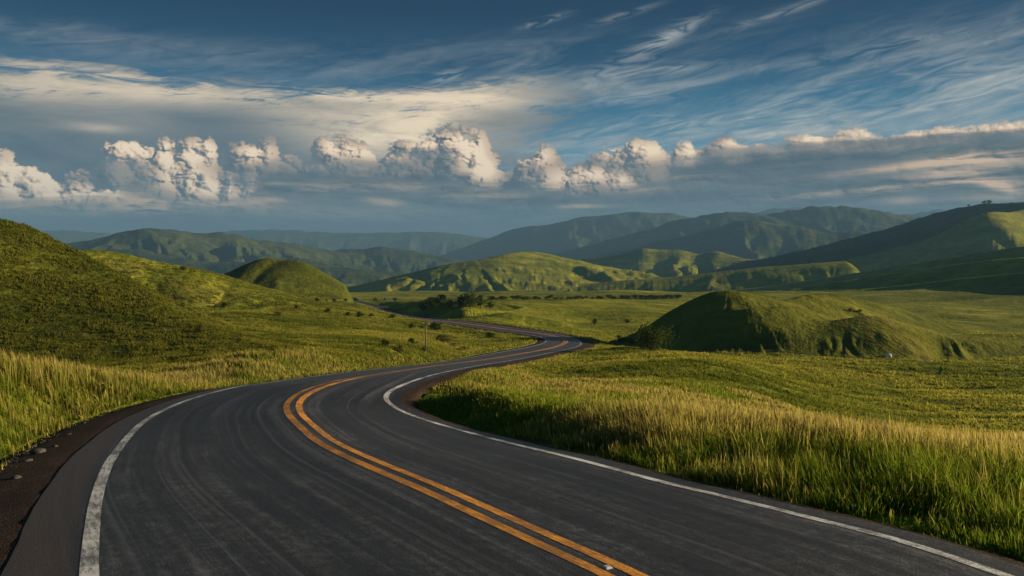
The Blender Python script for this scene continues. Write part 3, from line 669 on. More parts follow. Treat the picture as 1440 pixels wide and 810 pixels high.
def asphalt():
    m, t, b, out = new_mat('worn_asphalt')
    uvn = t.nodes.new('ShaderNodeUVMap'); uvn.uv_map = 'UVMap'
    geo = t.nodes.new('ShaderNodeNewGeometry')
    P = geo.outputs['Position']
    sep = t.nodes.new('ShaderNodeSeparateXYZ'); t.links.new(uvn.outputs[0], sep.inputs[0])
    lat = N(t, sep.outputs[0])
    streak = noise(t, vec_map(t, uvn.outputs[0], (2.6, .05, 1)), 1, 6, .65, .35)
    streak2 = noise(t, vec_map(t, uvn.outputs[0], (11, .16, 1)), 1, 4, .6, .2)
    blot = noise(t, P, .35, 5, .6)
    grain = noise(t, P, 55, 2, .7)
    grit = noise(t, P, 7, 6, .8)
    # wheel tracks polished darker at fixed offsets in each lane
    tracks = None
    for c0 in (-2.55, -.95, .95, 2.6):
        w = (lat - c0).abs().step(.42, .0)
        tracks = w if tracks is None else tracks.max(w)
    f = streak * .55 + streak2 * .3 + blot * .35 + grain * .5 + grit * .55
    f = (f - 1.12) * 3.3 + .47 - tracks * .16
    col = ramp(t, f, [(0, (.002, .002, .0023)), (.32, (.0065, .0066, .0074)), (.62, (.0165, .017, .0192)), (1, (.075, .076, .080))])
    # dark tyre marks curving through the bend
    arc = noise(t, vec_map(t, uvn.outputs[0], (3.2, .016, 1), (3.7, 9.1, 0)), 1, 3, .5, .9).step(.56, .66)
    col = mixc(t, arc * .7, col, (.0045, .0045, .005))
    wob_ = (noise(t, vec_map(t, uvn.outputs[0], (.0, .09, 1), (5, 2, 0)), 1, 3, .5) - .5) * .9
    rub = None
    for c0, wd_ in ((3.05, .16), (2.35, .24), (1.15, .22), (.62, .10), (-.85, .20), (-1.5, .12), (-2.45, .26)):
        q_ = (lat + wob_ - c0).abs().step(wd_, .02) * noise(t, vec_map(t, uvn.outputs[0], (.3, .10, 1), (c0 * 7, 3, 0)), 1, 4, .65).step(.40, .62)
        rub = q_ if rub is None else rub.max(q_)
    col = mixc(t, rub * .62, col, (.0042, .0042, .0048))
    pale = noise(t, vec_map(t, uvn.outputs[0], (7.5, .03, 1), (1.7, 4.1, 0)), 1, 4, .6, .7).step(.53, .72)
    col = mixc(t, pale * (grit * .9), col, (.085, .087, .094))
    # hairline cracks
    vor = t.nodes.new('ShaderNodeTexVoronoi'); vor.feature = 'DISTANCE_TO_EDGE'; vor.inputs['Scale'].default_value = .35
    wob = t.nodes.new('ShaderNodeVectorMath'); wob.operation = 'ADD'
    nn = t.nodes.new('ShaderNodeTexNoise'); nn.inputs['Scale'].default_value = 1.2; nn.inputs['Detail'].default_value = 5
    t.links.new(P, nn.inputs['Vector']); t.links.new(nn.outputs[1], wob.inputs[0]); t.links.new(P, wob.inputs[1]); t.links.new(wob.outputs[0], vor.inputs['Vector'])
    crack = N(t, vor.outputs[0]).step(.012, .002) * blot.step(.5, .6)
    col = mixc(t, crack * .7, col, (.006, .006, .006))
    # brown dust towards the outer edge
    oa = t.nodes.new('ShaderNodeAttribute'); oa.attribute_name = 'outside'
    dust = N(t, oa.outputs['Fac']).step(.02, .30) * (streak * 1.1 + .35)
    col = mixc(t, dust.sat() * .85, col, mixc(t, grain, (.014, .0085, .0055), (.072, .045, .030)))
    t.links.new(col, b.inputs['Base Color'])
    rgh = (grit * .25 + streak * .40 + .24).sat()
    t.links.new(rgh.s, b.inputs['Roughness'])
    b.inputs['Specular IOR Level'].default_value = .5
    h1 = bump(t, None, blot, .25, .05)
    bump(t, b, grain * .6 + grit * .6, .8, .016, h1)
    return m


def gravel():
    m, t, b, out = new_mat('gravel_shoulder')
    geo = t.nodes.new('ShaderNodeNewGeometry')
    P = geo.outputs['Position']
    uvn = t.nodes.new('ShaderNodeUVMap'); uvn.uv_map = 'UVMap'
    vor = t.nodes.new('ShaderNodeTexVoronoi'); vor.inputs['Scale'].default_value = 42
    t.links.new(P, vor.inputs['Vector'])
    sepc = t.nodes.new('ShaderNodeSeparateColor'); t.links.new(vor.outputs['Color'], sepc.inputs[0])
    st = N(t, sepc.outputs[0])
    big = noise(t, P, .8, 5, .65)
    band = noise(t, vec_map(t, uvn.outputs[0], (1.6, .05, 1), (3, 1, 0)), 1, 4, .6, .3)
    f = st * .4 + big * .4 + band * .5
    col = ramp(t, (f - .6) * 1.3 + .4, [(0, (.006, .004, .003)), (.40, (.020, .013, .009)), (.72, (.052, .033, .022)), (1, (.10, .072, .052))])
    t.links.new(col, b.inputs['Base Color'])
    d = N(t, vor.outputs['Distance'])
    h1 = bump(t, None, big, .5, .08)
    bump(t, b, d * -1.0 + st * .5, .5, .018, h1)
    return m


def paint(name, base, worn, amount):
    m, t, b, out = new_mat(name)
    uvn = t.nodes.new('ShaderNodeUVMap'); uvn.uv_map = 'UVMap'
    geo = t.nodes.new('ShaderNodeNewGeometry')
    P = geo.outputs['Position']
    sc = noise(t, vec_map(t, uvn.outputs[0], (26, 3.2, 1)), 1, 4, .7)
    cr = noise(t, vec_map(t, uvn.outputs[0], (5, 40, 1)), 1, 3, .7)
    bl = noise(t, P, 1.1, 4, .6)
    gr = noise(t, P, 60, 2, .7)
    w = sc * .5 + cr * .3 + bl * .5 + gr * .35
    w = w.step(.86 + amount * .18, .66 + amount * .3)
    dirt = mixc(t, (bl * .8 + gr * .4 - .3).sat(), base, tuple(c * .62 for c in base))
    col = mixc(t, (1.0 - w) * (.55 + amount), dirt, worn)
    t.links.new(col, b.inputs['Base Color'])
    b.inputs['Roughness'].default_value = .6
    b.inputs['Specular IOR Level'].default_value = .3
    bump(t, b, gr, .4, .006)
    return m


M_ASPH = asphalt()
M_GRAV = gravel()
M_WHITE = paint('worn_white_paint', (.62, .61, .58), (.05, .05, .05), .30)
M_YELLOW = paint('worn_yellow_paint', (.74, .30, .024), (.06, .04, .025), .18)

PAVE_R = .42
PAVE_L = .30 + .42 * (1 - smooth(16, 32, RY))
_jit = fbm(RS * .21, RS * 0 + 4.2, 4, .6, 3)
_jit2 = fbm(RS * .21 + 55, RS * 0 + 9.2, 4, .6, 5)


def pave_offs(i):
    a, b = RWL[i] + PAVE_L[i] + .04 * _jit[i], -(RWR[i] + PAVE_R + .05 * _jit2[i])
    return np.concatenate([np.linspace(a, 0, 7), np.linspace(0, b, 7)[1:]])


road = tag(strip(pave_offs, lambda i: [0.0] * 13, 'road', M_ASPH), 'dark two lane asphalt road winding down into the valley', 'road', kind='structure')
_at = road.data.attributes.new('outside', 'FLOAT', 'POINT')
_at.data.foreach_set('value', np.concatenate([pave_offs(i) - RWL[i] for i in range(len(RP))]).astype(np.float32))


def shoulder(sign, name, label):
    pts = 8

    def offs(i):
        if sign > 0:
            a0, w = RWL[i] + PAVE_L[i] + .04 * _jit[i] - .05, SH_L[i]
            end = RWL[i] + w + .25 + .25 * _jit[i] + .006 * max(RY[i], 0)
        else:
            a0, w = RWR[i] + PAVE_R + .05 * _jit2[i] - .05, SH_R[i]
            end = RWR[i] + w + .25 + .25 * _jit2[i] + .006 * max(RY[i], 0)
        o = sign * np.linspace(a0, end, pts)
        return o if sign < 0 else o[::-1]

    def lift(i):
        l = np.array([-.006, -.012, -.02, -.03, -.045, -.07, -.13, -.5 - .003 * max(RY[i], 0)])
        l[1:6] += .02 * np.array([perlin(np.array([RS[i] * 1.7 + 9 * q]), np.array([q * 3.3 + sign]), 2)[0] for q in range(5)])
        return l if sign < 0 else l[::-1]
    return tag(strip(offs, lift, name, M_GRAV), label, 'shoulder', kind='structure')


shoulder(1, 'shoulder', 'wide brown gravel shoulder on the outside of the bend')
shoulder(-1, 'shoulder', 'narrow dark gravel shoulder beside the tall grass on the right')


def line(lo, hi, name, mat, s0, s1, label=None):
    o = strip(lambda i: np.array([hi(i), lo(i)]), lambda i: [.004 + .00002 * max(RY[i], 0)] * 2, name, mat, road, s0, s1)
    if label:
        o['label'] = label
    return o


LW = .075
far_end = int(np.searchsorted(RY, 330))
line(lambda i: RWL[i] - LW * 1.05, lambda i: RWL[i] + LW * 1.05, 'edge_line', M_WHITE, 0, far_end, 'white line along the outer left edge')
line(lambda i: -RWR[i] - LW, lambda i: -RWR[i] + LW, 'edge_line', M_WHITE, 0, far_end, 'white line along the inner right edge')
line(lambda i: .07, lambda i: .20 + .0016 * max(RY[i], 0), 'centre_line', M_YELLOW, 0, far_end)
line(lambda i: -.20 - .0016 * max(RY[i], 0), lambda i: -.07, 'centre_line', M_YELLOW, 0, far_end)


# ------------------------------------------------------------------ grass
def leaf_material(name, translucent=.35, attr=True, base=None):
    m = bpy.data.materials.new(name)
    m.use_nodes = True
    t = m.node_tree
    t.nodes.clear()
    out = t.nodes.new('ShaderNodeOutputMaterial')
    d, tr, mx = t.nodes.new('ShaderNodeBsdfDiffuse'), t.nodes.new('ShaderNodeBsdfTranslucent'), t.nodes.new('ShaderNodeMixShader')
    mx.inputs[0].default_value = translucent
    t.links.new(d.outputs[0], mx.inputs[1]); t.links.new(tr.outputs[0], mx.inputs[2]); t.links.new(mx.outputs[0], out.inputs[0])
    if attr:
        a = t.nodes.new('ShaderNodeAttribute'); a.attribute_name = 'tone'
        c = a.outputs['Color']
    else:
        geo = t.nodes.new('ShaderNodeNewGeometry')
        n = noise(t, geo.outputs['Position'], 1.6, 3, .6)
        oi = t.nodes.new('ShaderNodeObjectInfo')
        f = n * .75 + N(t, oi.outputs['Random']) * .35 - .1
        c = ramp(t, f, base)
    t.links.new(c, d.inputs[0])
    hs = t.nodes.new('ShaderNodeHueSaturation'); hs.inputs['Value'].default_value = 1.25
    t.links.new(c, hs.inputs['Color']); t.links.new(hs.outputs[0], tr.inputs[0])
    return m


M_GRASS = leaf_material('grass_blades', .5)


def blades(x, y, z, h, w, ang, ldir, lean, c0, c1, c2, name, head=None):
    """three-triangle blades: root colour c0, middle c1, tip c2"""
    n = len(x)
    bx, by = np.cos(ang) * w / 2, np.sin(ang) * w / 2
    lx, ly = np.cos(ldir) * lean * h, np.sin(ldir) * lean * h
    v = np.empty((n, 5, 3), np.float32)
    v[:, 0] = np.stack([x - bx, y - by, z - .04], 1)
    v[:, 1] = np.stack([x + bx, y + by, z - .04], 1)
    mw = np.full(n, .75) if head is None else head
    v[:, 2] = np.stack([x + bx * mw + lx * .35, y + by * mw + ly * .35, z + h * .58], 1)
    v[:, 3] = np.stack([x - bx * mw + lx * .35, y - by * mw + ly * .35, z + h * .58], 1)
    v[:, 4] = np.stack([x + lx, y + ly, z + h * (1 - .4 * lean ** 2)], 1)
    c = np.empty((n, 5, 4), np.float32)
    c[..., 3] = 1
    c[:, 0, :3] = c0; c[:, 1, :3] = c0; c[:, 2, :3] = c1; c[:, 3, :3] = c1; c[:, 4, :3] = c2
    b = (np.arange(n) * 5)[:, None, None]
    f = (b + np.array([[0, 1, 2], [0, 2, 3], [3, 2, 4]])[None]).reshape(-1, 3)
    o = mesh_obj(name, v.reshape(-1, 3), f, M_GRASS, smooth_shade=False)
    a = o.data.attributes.new('tone', 'FLOAT_COLOR', 'POINT')
    a.data.foreach_set('color', c.ravel())
    return o


def lerp(a, b, f):
    return np.asarray(a)[None] * (1 - f[:, None]) + np.asarray(b)[None] * f[:, None]


def sample_wedge(n, d0, d1, a0, a1, power=0.0):
    """points with density falling as distance**-(2-power)"""
    az = rng.uniform(radians(a0), radians(a1), n)
    u = rng.uniform(0, 1, n)
    if abs(power) < 1e-6:
        d = d0 * (d1 / d0) ** u
    else:
        d = (d0 ** power + u * (d1 ** power - d0 ** power)) ** (1 / power)
    return d * np.sin(az), d * np.cos(az), d


def verge(lat, idx):
    return np.where(lat > 0, lat - (RWL[idx] + SH_L[idx]), -lat - (RWR[idx] + SH_R[idx]))


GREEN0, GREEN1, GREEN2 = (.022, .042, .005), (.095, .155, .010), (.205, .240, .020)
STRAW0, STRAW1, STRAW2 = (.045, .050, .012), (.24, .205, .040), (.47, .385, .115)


def tall_grass(n, d0, d1, a0, a1, side, hgt, name, label, dry_bias, power=.7, limit=None):
    x, y, d = sample_wedge(n, d0, d1, a0, a1, power)
    lat, idx, fr = road_query(x, y)
    e = verge(lat, idx)
    ragged = .34 * fbm(x * 1.3, y * 1.3, 3, .6, 31) - .02
    ok = (e > ragged + .0) & (np.sign(lat) == side)
    if limit is not None:
        lim = limit * (1 + .35 * fbm(x * .12, y * .12, 2, .5, 36))
        ok &= rng.uniform(0, 1, n) < smooth(1.0, .6, e / lim)
    # gaps between tussocks
    cl = fbm(x * .9, y * .9, 3, .6, 33)
    ok &= rng.uniform(0, 1, n) < np.clip(.75 + .8 * cl, .12, 1)
    x, y, d, e, cl = x[ok], y[ok], d[ok], e[ok], cl[ok]
    n = len(x)
    z = ground(x, y)
    pat = fbm(x * .16, y * .16, 4, .55, 35)
    dry = np.clip(.42 + 1.0 * pat + dry_bias(e, d, x), 0.04, .96)
    is_stem = rng.uniform(0, 1, n) < dry * .8
    edge = smooth(-.2, 2.6, e) * .72 + .28
    if limit is not None:
        edge = edge * (.45 + .55 * smooth(1.05, .55, e / lim[ok]))
    far = (.40 + .60 * smooth(24, 11, d)) * (.82 + .18 * smooth(-2, 6, x)) if side < 0 else (.62 + .38 * smooth(30, 14, d))
    h = hgt * edge * far * np.where(is_stem, rng.uniform(.75, 1.22, n), rng.uniform(.35, 1.0, n)) * (1 + .25 * cl + .22 * pat)
    w = np.where(is_stem, rng.uniform(.005, .010, n), rng.uniform(.008, .016, n))
    w = np.maximum(w, .00075 * d)
    ang = rng.uniform(0, np.pi, n)
    # the wind leans the whole meadow a little to the left, each tussock its own way
    ldir = np.pi + .5 + 1.6 * fbm(x * .5, y * .5, 2, .5, 37) + rng.normal(0, .9, n)
    lean = np.clip(np.abs(rng.normal(.16, .16, n)) + np.where(is_stem, 0, .14), 0, .8)
    t = rng.uniform(0, 1, n)
    shade = rng.uniform(.65, 1.25, n)[:, None]
    gmix = np.clip(dry * .7 + rng.normal(0, .18, n), 0, 1)
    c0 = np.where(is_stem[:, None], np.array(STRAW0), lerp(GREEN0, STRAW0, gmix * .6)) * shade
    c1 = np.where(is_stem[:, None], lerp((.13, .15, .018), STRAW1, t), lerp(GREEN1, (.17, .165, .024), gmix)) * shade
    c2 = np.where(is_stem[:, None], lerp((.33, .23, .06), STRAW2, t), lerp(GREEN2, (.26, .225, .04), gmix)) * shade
    # patches of dead, brown, broken stems and dark broad leaves low on the bank
    dead = (rng.uniform(0, 1, n) < .05 + .5 * smooth(.25, .75, fbm(x * .35, y * .35, 3, .6, 81))) & is_stem
    c1 = np.where(dead[:, None], np.array((.105, .062, .034)) * shade, c1)
    c2 = np.where(dead[:, None], np.array((.17, .105, .062)) * shade, c2)
    lean = np.where(dead, np.clip(lean + rng.uniform(0, .7, n), 0, 1.2), lean)
    weed = (~is_stem) & (rng.uniform(0, 1, n) < .10 * smooth(2.6, .4, e))
    h = np.where(weed, h * .45, h)
    w = np.where(weed, w * 3.2, w)
    lean = np.where(weed, lean + .45, lean)
    head = np.where(is_stem, rng.uniform(1.0, 2.3, n), .8)
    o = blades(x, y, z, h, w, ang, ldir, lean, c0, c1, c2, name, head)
    tag(o, label, 'grass', kind='stuff')
    return o


tall_grass(420000, 6.5, 46, -9, 56, -1, .76, 'tall_grass', 'tall golden green meadow grass beside the right lane', lambda e, d, x: -.40 + .34 * smooth(1.5, 7, e) + .12 * smooth(14, 30, d))
tall_grass(200000, 7.5, 60, -52, -9, 1, .95, 'tall_grass', 'tall grass strip with golden edge between the left shoulder and the hill', lambda e, d, x: .42 * smooth(1.8, .2, e) - .08, .7, 12.0)

tall_grass(60000, 44, 235, -14, 8, 1, .75, 'roadside_grass', 'pale grass fringe along the left edge of the descending road', lambda e, d, x: .22, .5, 3.2)
tall_grass(90000, 40, 260, -14, 8, -1, .75, 'roadside_grass', 'pale grass fringe along the right edge of the descending road', lambda e, d, x: .26, .5, 3.6)


# ------------------------------------------------------------------ tussocks that give the slopes their texture
def tussocks(n, d0, d1, a0, a1, name, label, hmul=1.0, power=.35):
    x, y, d = sample_wedge(n, d0, d1, a0, a1, power)
    lat, idx, fr = road_query(x, y)
    e = verge(lat, idx)
    cl = fbm(x * .25, y * .25, 4, .62, 51)
    pat = fbm(x * .035, y * .035, 4, .6, 55)
    dm = DOM[np.clip(np.searchsorted(RD, d) - 1, 0, NR - 2), np.clip(np.searchsorted(AZ, np.arctan2(x, y)) - 1, 0, NA - 2)]
    ok = (e > .35 + .01 * d) & (dm <= 1) & (rng.uniform(0, 1, n) < np.clip(.68 + .7 * cl, .3, 1))
    x, y, d, cl, pat, dm = x[ok], y[ok], d[ok], cl[ok], pat[ok], dm[ok]
    k = 4
    n = len(x)
    size = np.clip(.09 + .0019 * d, .12, .36) * rng.uniform(.5, 1.35, n) * hmul * (1 + .5 * cl)
    x = np.repeat(x, k); y = np.repeat(y, k); d = np.repeat(d, k); size = np.repeat(size, k); cl = np.repeat(cl, k); pat = np.repeat(pat, k)
    tone = np.repeat(rng.normal(0, .14, n), k)
    near_hill = np.repeat(dm == 0, k)
    n = len(x)
    x = x + rng.normal(0, .28, n) * size; y = y + rng.normal(0, .28, n) * size
    z = ground(x, y)
    h = size * rng.uniform(.55, 1.1, n)
    w = size * rng.uniform(.14, .30, n)
    ldir = rng.uniform(0, 2 * np.pi, n)
    lean = rng.uniform(.25, .95, n)
    f = np.clip(.45 + .60 * pat + .26 * cl + tone, 0, 1)
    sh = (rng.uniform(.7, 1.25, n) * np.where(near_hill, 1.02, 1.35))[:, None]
    c0 = lerp((.022, .032, .005), (.05, .055, .01), f) * sh
    c1 = lerp((.060, .075, .009), (.17, .165, .022), f) * sh
    c2 = lerp((.110, .125, .014), (.30, .25, .045), f) * sh
    o = blades(x, y, z, h, w, rng.uniform(0, np.pi, n), ldir, lean, c0, c1, c2, name)
    return tag(o, label, 'grass', kind='stuff')


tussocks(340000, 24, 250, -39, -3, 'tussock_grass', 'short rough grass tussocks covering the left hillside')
tussocks(200000, 20, 240, -3, 48, 'tussock_grass', 'short grass tussocks over the open field right of the road')


# ------------------------------------------------------------------ placing things where the photograph shows them
_ds = np.exp(np.arange(math.log(5), math.log(15000), .0025))


def spot(px, py):
    """first point of the terrain on a line of sight"""
    r = np.array([ray(px, py, d) for d in (1.0, 2.0)])
    st = r[1] - r[0]
    p = r[0][None] + st[None] * (_ds - 1.0)[:, None]
    g = ground(p[:, 0], p[:, 1])
    below = np.where(p[:, 2] <= g)[0]
    i = below[0] if len(below) else -1
    return Vector((p[i, 0], p[i, 1], g[i]))


from mathutils import Vector

BARK, _t, _b, _o = new_mat('bark')
_g = _t.nodes.new('ShaderNodeNewGeometry')
_c = ramp(_t, noise(_t, vec_map(_t, _g.outputs['Position'], (6, 6, 1.2)), 1, 5, .7), [(.3, (.018, .013, .010)), (.7, (.075, .055, .042))])
_t.links.new(_c, _b.inputs['Base Color'])
M_LEAF = leaf_material('dark_leaves', .3, False, [(.1, (.012, .022, .005)), (.5, (.028, .046, .009)), (.9, (.065, .082, .016))])
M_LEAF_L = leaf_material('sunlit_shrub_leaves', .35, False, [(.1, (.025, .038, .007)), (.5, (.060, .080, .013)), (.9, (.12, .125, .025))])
M_RUST = leaf_material('rusty_scrub_leaves', .3, False, [(.1, (.022, .020, .008)), (.5, (.055, .040, .016)), (.9, (.095, .075, .025))])


def tube(pts, rad, seg=6):
    vs, fs = [], []
    for i, (p, r) in enumerate(zip(pts, rad)):
        d = (Vector(pts[min(i + 1, len(pts) - 1)]) - Vector(pts[max(i - 1, 0)])).normalized()
        a = d.orthogonal().normalized()
        b = d.cross(a)
        for k in range(seg):
            t = 2 * math.pi * k / seg
            vs.append(tuple(Vector(p) + (a * math.cos(t) + b * math.sin(t)) * r))
    for i in range(len(pts) - 1):
        for k in range(seg):
            k2 = (k + 1) % seg
            fs.append((i * seg + k, i * seg + k2, (i + 1) * seg + k2, (i + 1) * seg + k))
    fs.append(tuple(range(seg - 1, -1, -1)))
    fs.append(tuple((len(pts) - 1) * seg + k for k in range(seg)))
    return vs, fs


def join(parts):
    V_, F_ = [], []
    for v, f in parts:
        o = len(V_)
        V_ += list(v)
        F_ += [tuple(i + o for i in q) for q in f]
    return V_, F_


def plant(name, part_names, h, w, crown_from, nclump, nleaf, leaf, mat, seed, trunk_r=.05, conic=False, stems=1):
    """a tree or shrub of height h and crown width w: Empty > crown (leaf faces), trunk/stem with limbs"""
    r = random.Random(seed)
    root = bpy.data.objects.new(name, None)
    COL.objects.link(root)
    cz, ch = h * crown_from, h * (1 - crown_from)
    cl = []
    for k in range(nclump):
        t = (k + r.random()) / nclump
        prof = (1 - t) ** .8 + .08 if conic else math.sin(math.pi * (.12 + .80 * t)) ** .7
        a, q = r.uniform(0, 6.283), math.sqrt(r.random()) * (.75 if not conic else .6)
        cl.append((Vector((math.cos(a) * q * w / 2 * prof, math.sin(a) * q * w / 2 * prof, cz + ch * (.08 + .86 * t))), w * r.uniform(.16, .30) * (prof * .7 + .3)))
    vs, fs = [], []
    for k in range(nleaf):
        c, rad = cl[r.randrange(nclump)]
        p = c + Vector((r.gauss(0, .5) * rad, r.gauss(0, .5) * rad, r.gauss(0, .42) * rad))
        p.z = max(p.z, .02 * h)
        u = Vector((r.gauss(0, 1), r.gauss(0, 1), r.gauss(0, 1))).normalized()
        v = u.orthogonal().normalized()
        s = leaf * r.uniform(.55, 1.35)
        i = len(vs)
        vs += [tuple(p - u * s), tuple(p + v * s * .55), tuple(p + u * s), tuple(p - v * s * .55)]
        fs.append((i, i + 1, i + 2, i + 3))
    mesh_obj(part_names[0], vs, fs, mat, root, False)
    parts = []
    for s in range(stems):
        a = r.uniform(0, 6.283)
        b = 0 if stems == 1 else w * .10
        top = Vector((math.cos(a) * (b + w * .1), math.sin(a) * (b + w * .1), h * .78))
        base = Vector((math.cos(a) * b, math.sin(a) * b, -.06 * h))
        mid = (base + top) / 2 + Vector((r.gauss(0, .04) * w, r.gauss(0, .04) * w, 0))
        parts.append(tube([base, mid, top], [trunk_r, trunk_r * .7, trunk_r * .25]))
        for c, rad in cl[::max(1, nclump // 5)]:
            q = base.lerp(top, min(.85, max(.2, (c.z / h) * .75)))
            parts.append(tube([q, (q + c) / 2 + Vector((0, 0, .04 * h)), c], [trunk_r * .45, trunk_r * .3, trunk_r * .12], 5))
    v, f = join(parts)
    mesh_obj(part_names[1], v, f, BARK, root)
    return root


def copy_plant(root):
    c = root.copy()
    COL.objects.link(c)
    for ch in root.children:
        d = ch.copy()
        d.parent = c
        COL.objects.link(d)
    return c


PROTO = {
    'shrub': [lambda s=s: plant('shrub', ('foliage', 'stem'), 1.0, 1.5, .05, 11, 620, .075, M_LEAF, 100 + s, .03, stems=3) for s in range(3)],
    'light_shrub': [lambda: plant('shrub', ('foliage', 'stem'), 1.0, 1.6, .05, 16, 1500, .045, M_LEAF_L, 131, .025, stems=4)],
    'rusty_shrub': [lambda s=s: plant('shrub', ('foliage', 'stem'), 1.0, 1.9, .03, 11, 620, .07, M_RUST, 140 + s, .025, stems=3) for s in range(2)],
    'tree': [lambda s=s: plant('tree', ('crown', 'trunk'), 1.0, .95, .22, 13, 620, .055, M_LEAF, 160 + s, .035) for s in range(4)],
    'conifer': [lambda: plant('conifer', ('crown', 'trunk'), 1.0, .42, .06, 14, 520, .05, M_LEAF, 180, .03, True)],
}
_made = {}
_used = {}


def place(kind, px, py, hpx, wide, label, group=None, cat=None, name=None):
    """a plant whose foot stands on the terrain at photo pixel (px, py), hpx pixels tall"""
    p = spot(px, py)
    h = hpx / F * p.y
    i = _used.get(kind, 0)
    _used[kind] = i + 1
    v = i % len(PROTO[kind])
    if (kind, v) not in _made:
        o = _made[(kind, v)] = PROTO[kind][v]()
    else:
        o = copy_plant(_made[(kind, v)])
    if name:
        o.name = name
    o.location = p - Vector((0, 0, .03 * h))
    o.scale = (h * wide, h * wide, h)
    o.rotation_euler = (0, 0, random.uniform(0, 6.28))
    tag(o, label, cat or ('tree' if kind in ('tree', 'conifer') else 'shrub'), group)
    return o


G_SL = 'shrubs on the left slopes'
G_MID = 'scrub beside the far road'
G_FLD = 'shrubs in the right field'
G_ROW = 'far row of trees along the valley'
G_TOP = 'trees on the right mountain crest'
G_MND = 'trees on the low wooded mound'
place('light_shrub', 917, 493, 34, 1.15, 'broad leafy sunlit shrub at the foot of the dark knoll', G_FLD)
place('rusty_shrub', 872, 481, 8, 1.2, 'low dark scrub at the outer edge of the far bend', G_FLD)
place('rusty_shrub', 890, 483, 7, 1.4, 'low dark scrub between the far bend and the broad leafy shrub', G_FLD)
place('shrub', 1001, 409, 6, 1.0, 'small bush on the dark left shoulder of the knoll', G_FLD)
place('shrub', 836, 456, 8, 1.0, 'small dark bush alone in the sunny meadow above the far bend', G_FLD)
place('shrub', 881, 454, 5, 1.4, 'low bush in the meadow just left of the dark knoll', G_FLD)
place('shrub', 1323, 525, 9, .5, 'narrow dark bush standing in the lower right field', G_FLD)
place('rusty_shrub', 1222, 527, 6, 1.6, 'flat brown scrub patch in the lower right field', G_FLD)
place('rusty_shrub', 1096, 533, 6, 1.2, 'brown scrub on the grassy rise left of the lower field', G_FLD)
place('rusty_shrub', 1330, 511, 4, 1.8, 'low scrub beside the pale dirt track', G_FLD)
place('shrub', 1196, 439, 5, 1.0, 'left bush on the crest of the rough ridge', G_FLD)
place('shrub', 1209, 439, 4, 1.4, 'right bush on the crest of the rough ridge', G_FLD)
# left slopes
place('rusty_shrub', 37, 316, 6, 1.4, 'dark bush on the skyline at the top of the near left hill', G_SL)
place('shrub', 6, 306, 4, 1.2, 'small bush at the very top left of the near hill', G_SL)
place('shrub', 70, 331, 4, 1.0, 'tiny bush on the skyline halfway down the near left hill', G_SL)
place('rusty_shrub', 247, 422, 9, .9, 'reddish bush where the near left hill meets the ridge behind', G_SL)
place('rusty_shrub', 257, 432, 6, .9, 'small reddish bush just below the reddish bush on the left hill edge', G_SL)
place('rusty_shrub', 280, 467, 10, .7, 'brown bush low on the edge of the near left hill', G_SL)
place('shrub', 257, 380, 5, 1.6, 'dark bush high on the crest of the left ridge', G_SL)
place('shrub', 316, 432, 6, 1.5, 'wide dark bush in the middle of the left ridge slope', G_SL)
place('rusty_shrub', 391, 445, 7, 1.1, 'brown bush right of the middle of the left ridge slope', G_SL)
place('shrub', 417, 434, 5, 1.1, 'small bush below the crest of the left ridge', G_SL)
place('shrub', 461, 440, 6, 1.2, 'bush near the right end of the left ridge crest', G_SL)
place('conifer', 361, 514, 17, 1.0, 'small pointed conifer at the edge of the roadside grass', G_SL)
place('shrub', 382, 510, 6, 1.2, 'low bush just right of the pointed conifer', G_SL)
# scrub between the two legs of the road
place('shrub', 580, 486, 11, 1.1, 'round dark bush on the bank left of the utility pole', G_MID)
place('shrub', 541, 487, 9, 1.2, 'dark bush farthest left on the roadside bank', G_MID)
place('rusty_shrub', 560, 495, 9, 1.1, 'brown scrub low on the bank above the road', G_MID)
place('rusty_shrub', 620, 481, 10, 1.9, 'wide dark scrub patch right of the utility pole', G_MID)
place('rusty_shrub', 638, 489, 7, 1.2, 'reddish scrub on the bank below the wide dark patch', G_MID)
place('rusty_shrub', 653, 494, 7, 1.4, 'low scrub nearest the road on the bank', G_MID)
place('shrub', 613, 463, 9, 2.0, 'broad dark thicket hiding the road behind the utility pole', G_MID)
place('shrub', 578, 462, 7, 1.4, 'dark bush beside the far road above the bank', G_MID)
place('shrub', 552, 448, 6, 1.6, 'dark bush where the far road turns behind the spur', G_MID)
place('shrub', 505, 446, 7, 1.8, 'wide dark bush on the end of the left ridge', G_MID)
place('shrub', 490, 444, 5, 1.6, 'smaller dark bush on the end of the left ridge', G_MID)
place('shrub', 522, 446, 5, 1.4, 'last dark bush on the tip of the left ridge', G_MID)
place('rusty_shrub', 596, 494, 6, 1.1, 'tiny scrub at the foot of the utility pole', G_MID)
place('shrub', 690, 474, 6, 2.4, 'low dark scrub strip inside the far bend', G_MID)
# wooded mound
for px, py, hp, wd, lb in ((594, 437, 10, 1.2, 'leftmost dark tree on the wooded mound'), (606, 434, 12, 1.2, 'second dark tree from the left on the wooded mound'), (619, 430, 12, 1.2, 'tall dark tree left of the middle of the wooded mound'),
                           (632, 434, 9, 1.3, 'low dark tree in the dip of the wooded mound'), (647, 433, 12, 1.3, 'dark tree just right of the dip of the wooded mound'), (661, 432, 15, 1.2, 'tallest dark tree on the right hump of the wooded mound'), (676, 433, 13, 1.2, 'rounded dark tree near the right end of the wooded mound'), (689, 435, 8, 1.2, 'rightmost low tree on the wooded mound')):
    place('tree', px, py, hp * 1.35, wd * 1.25, lb, G_MND)
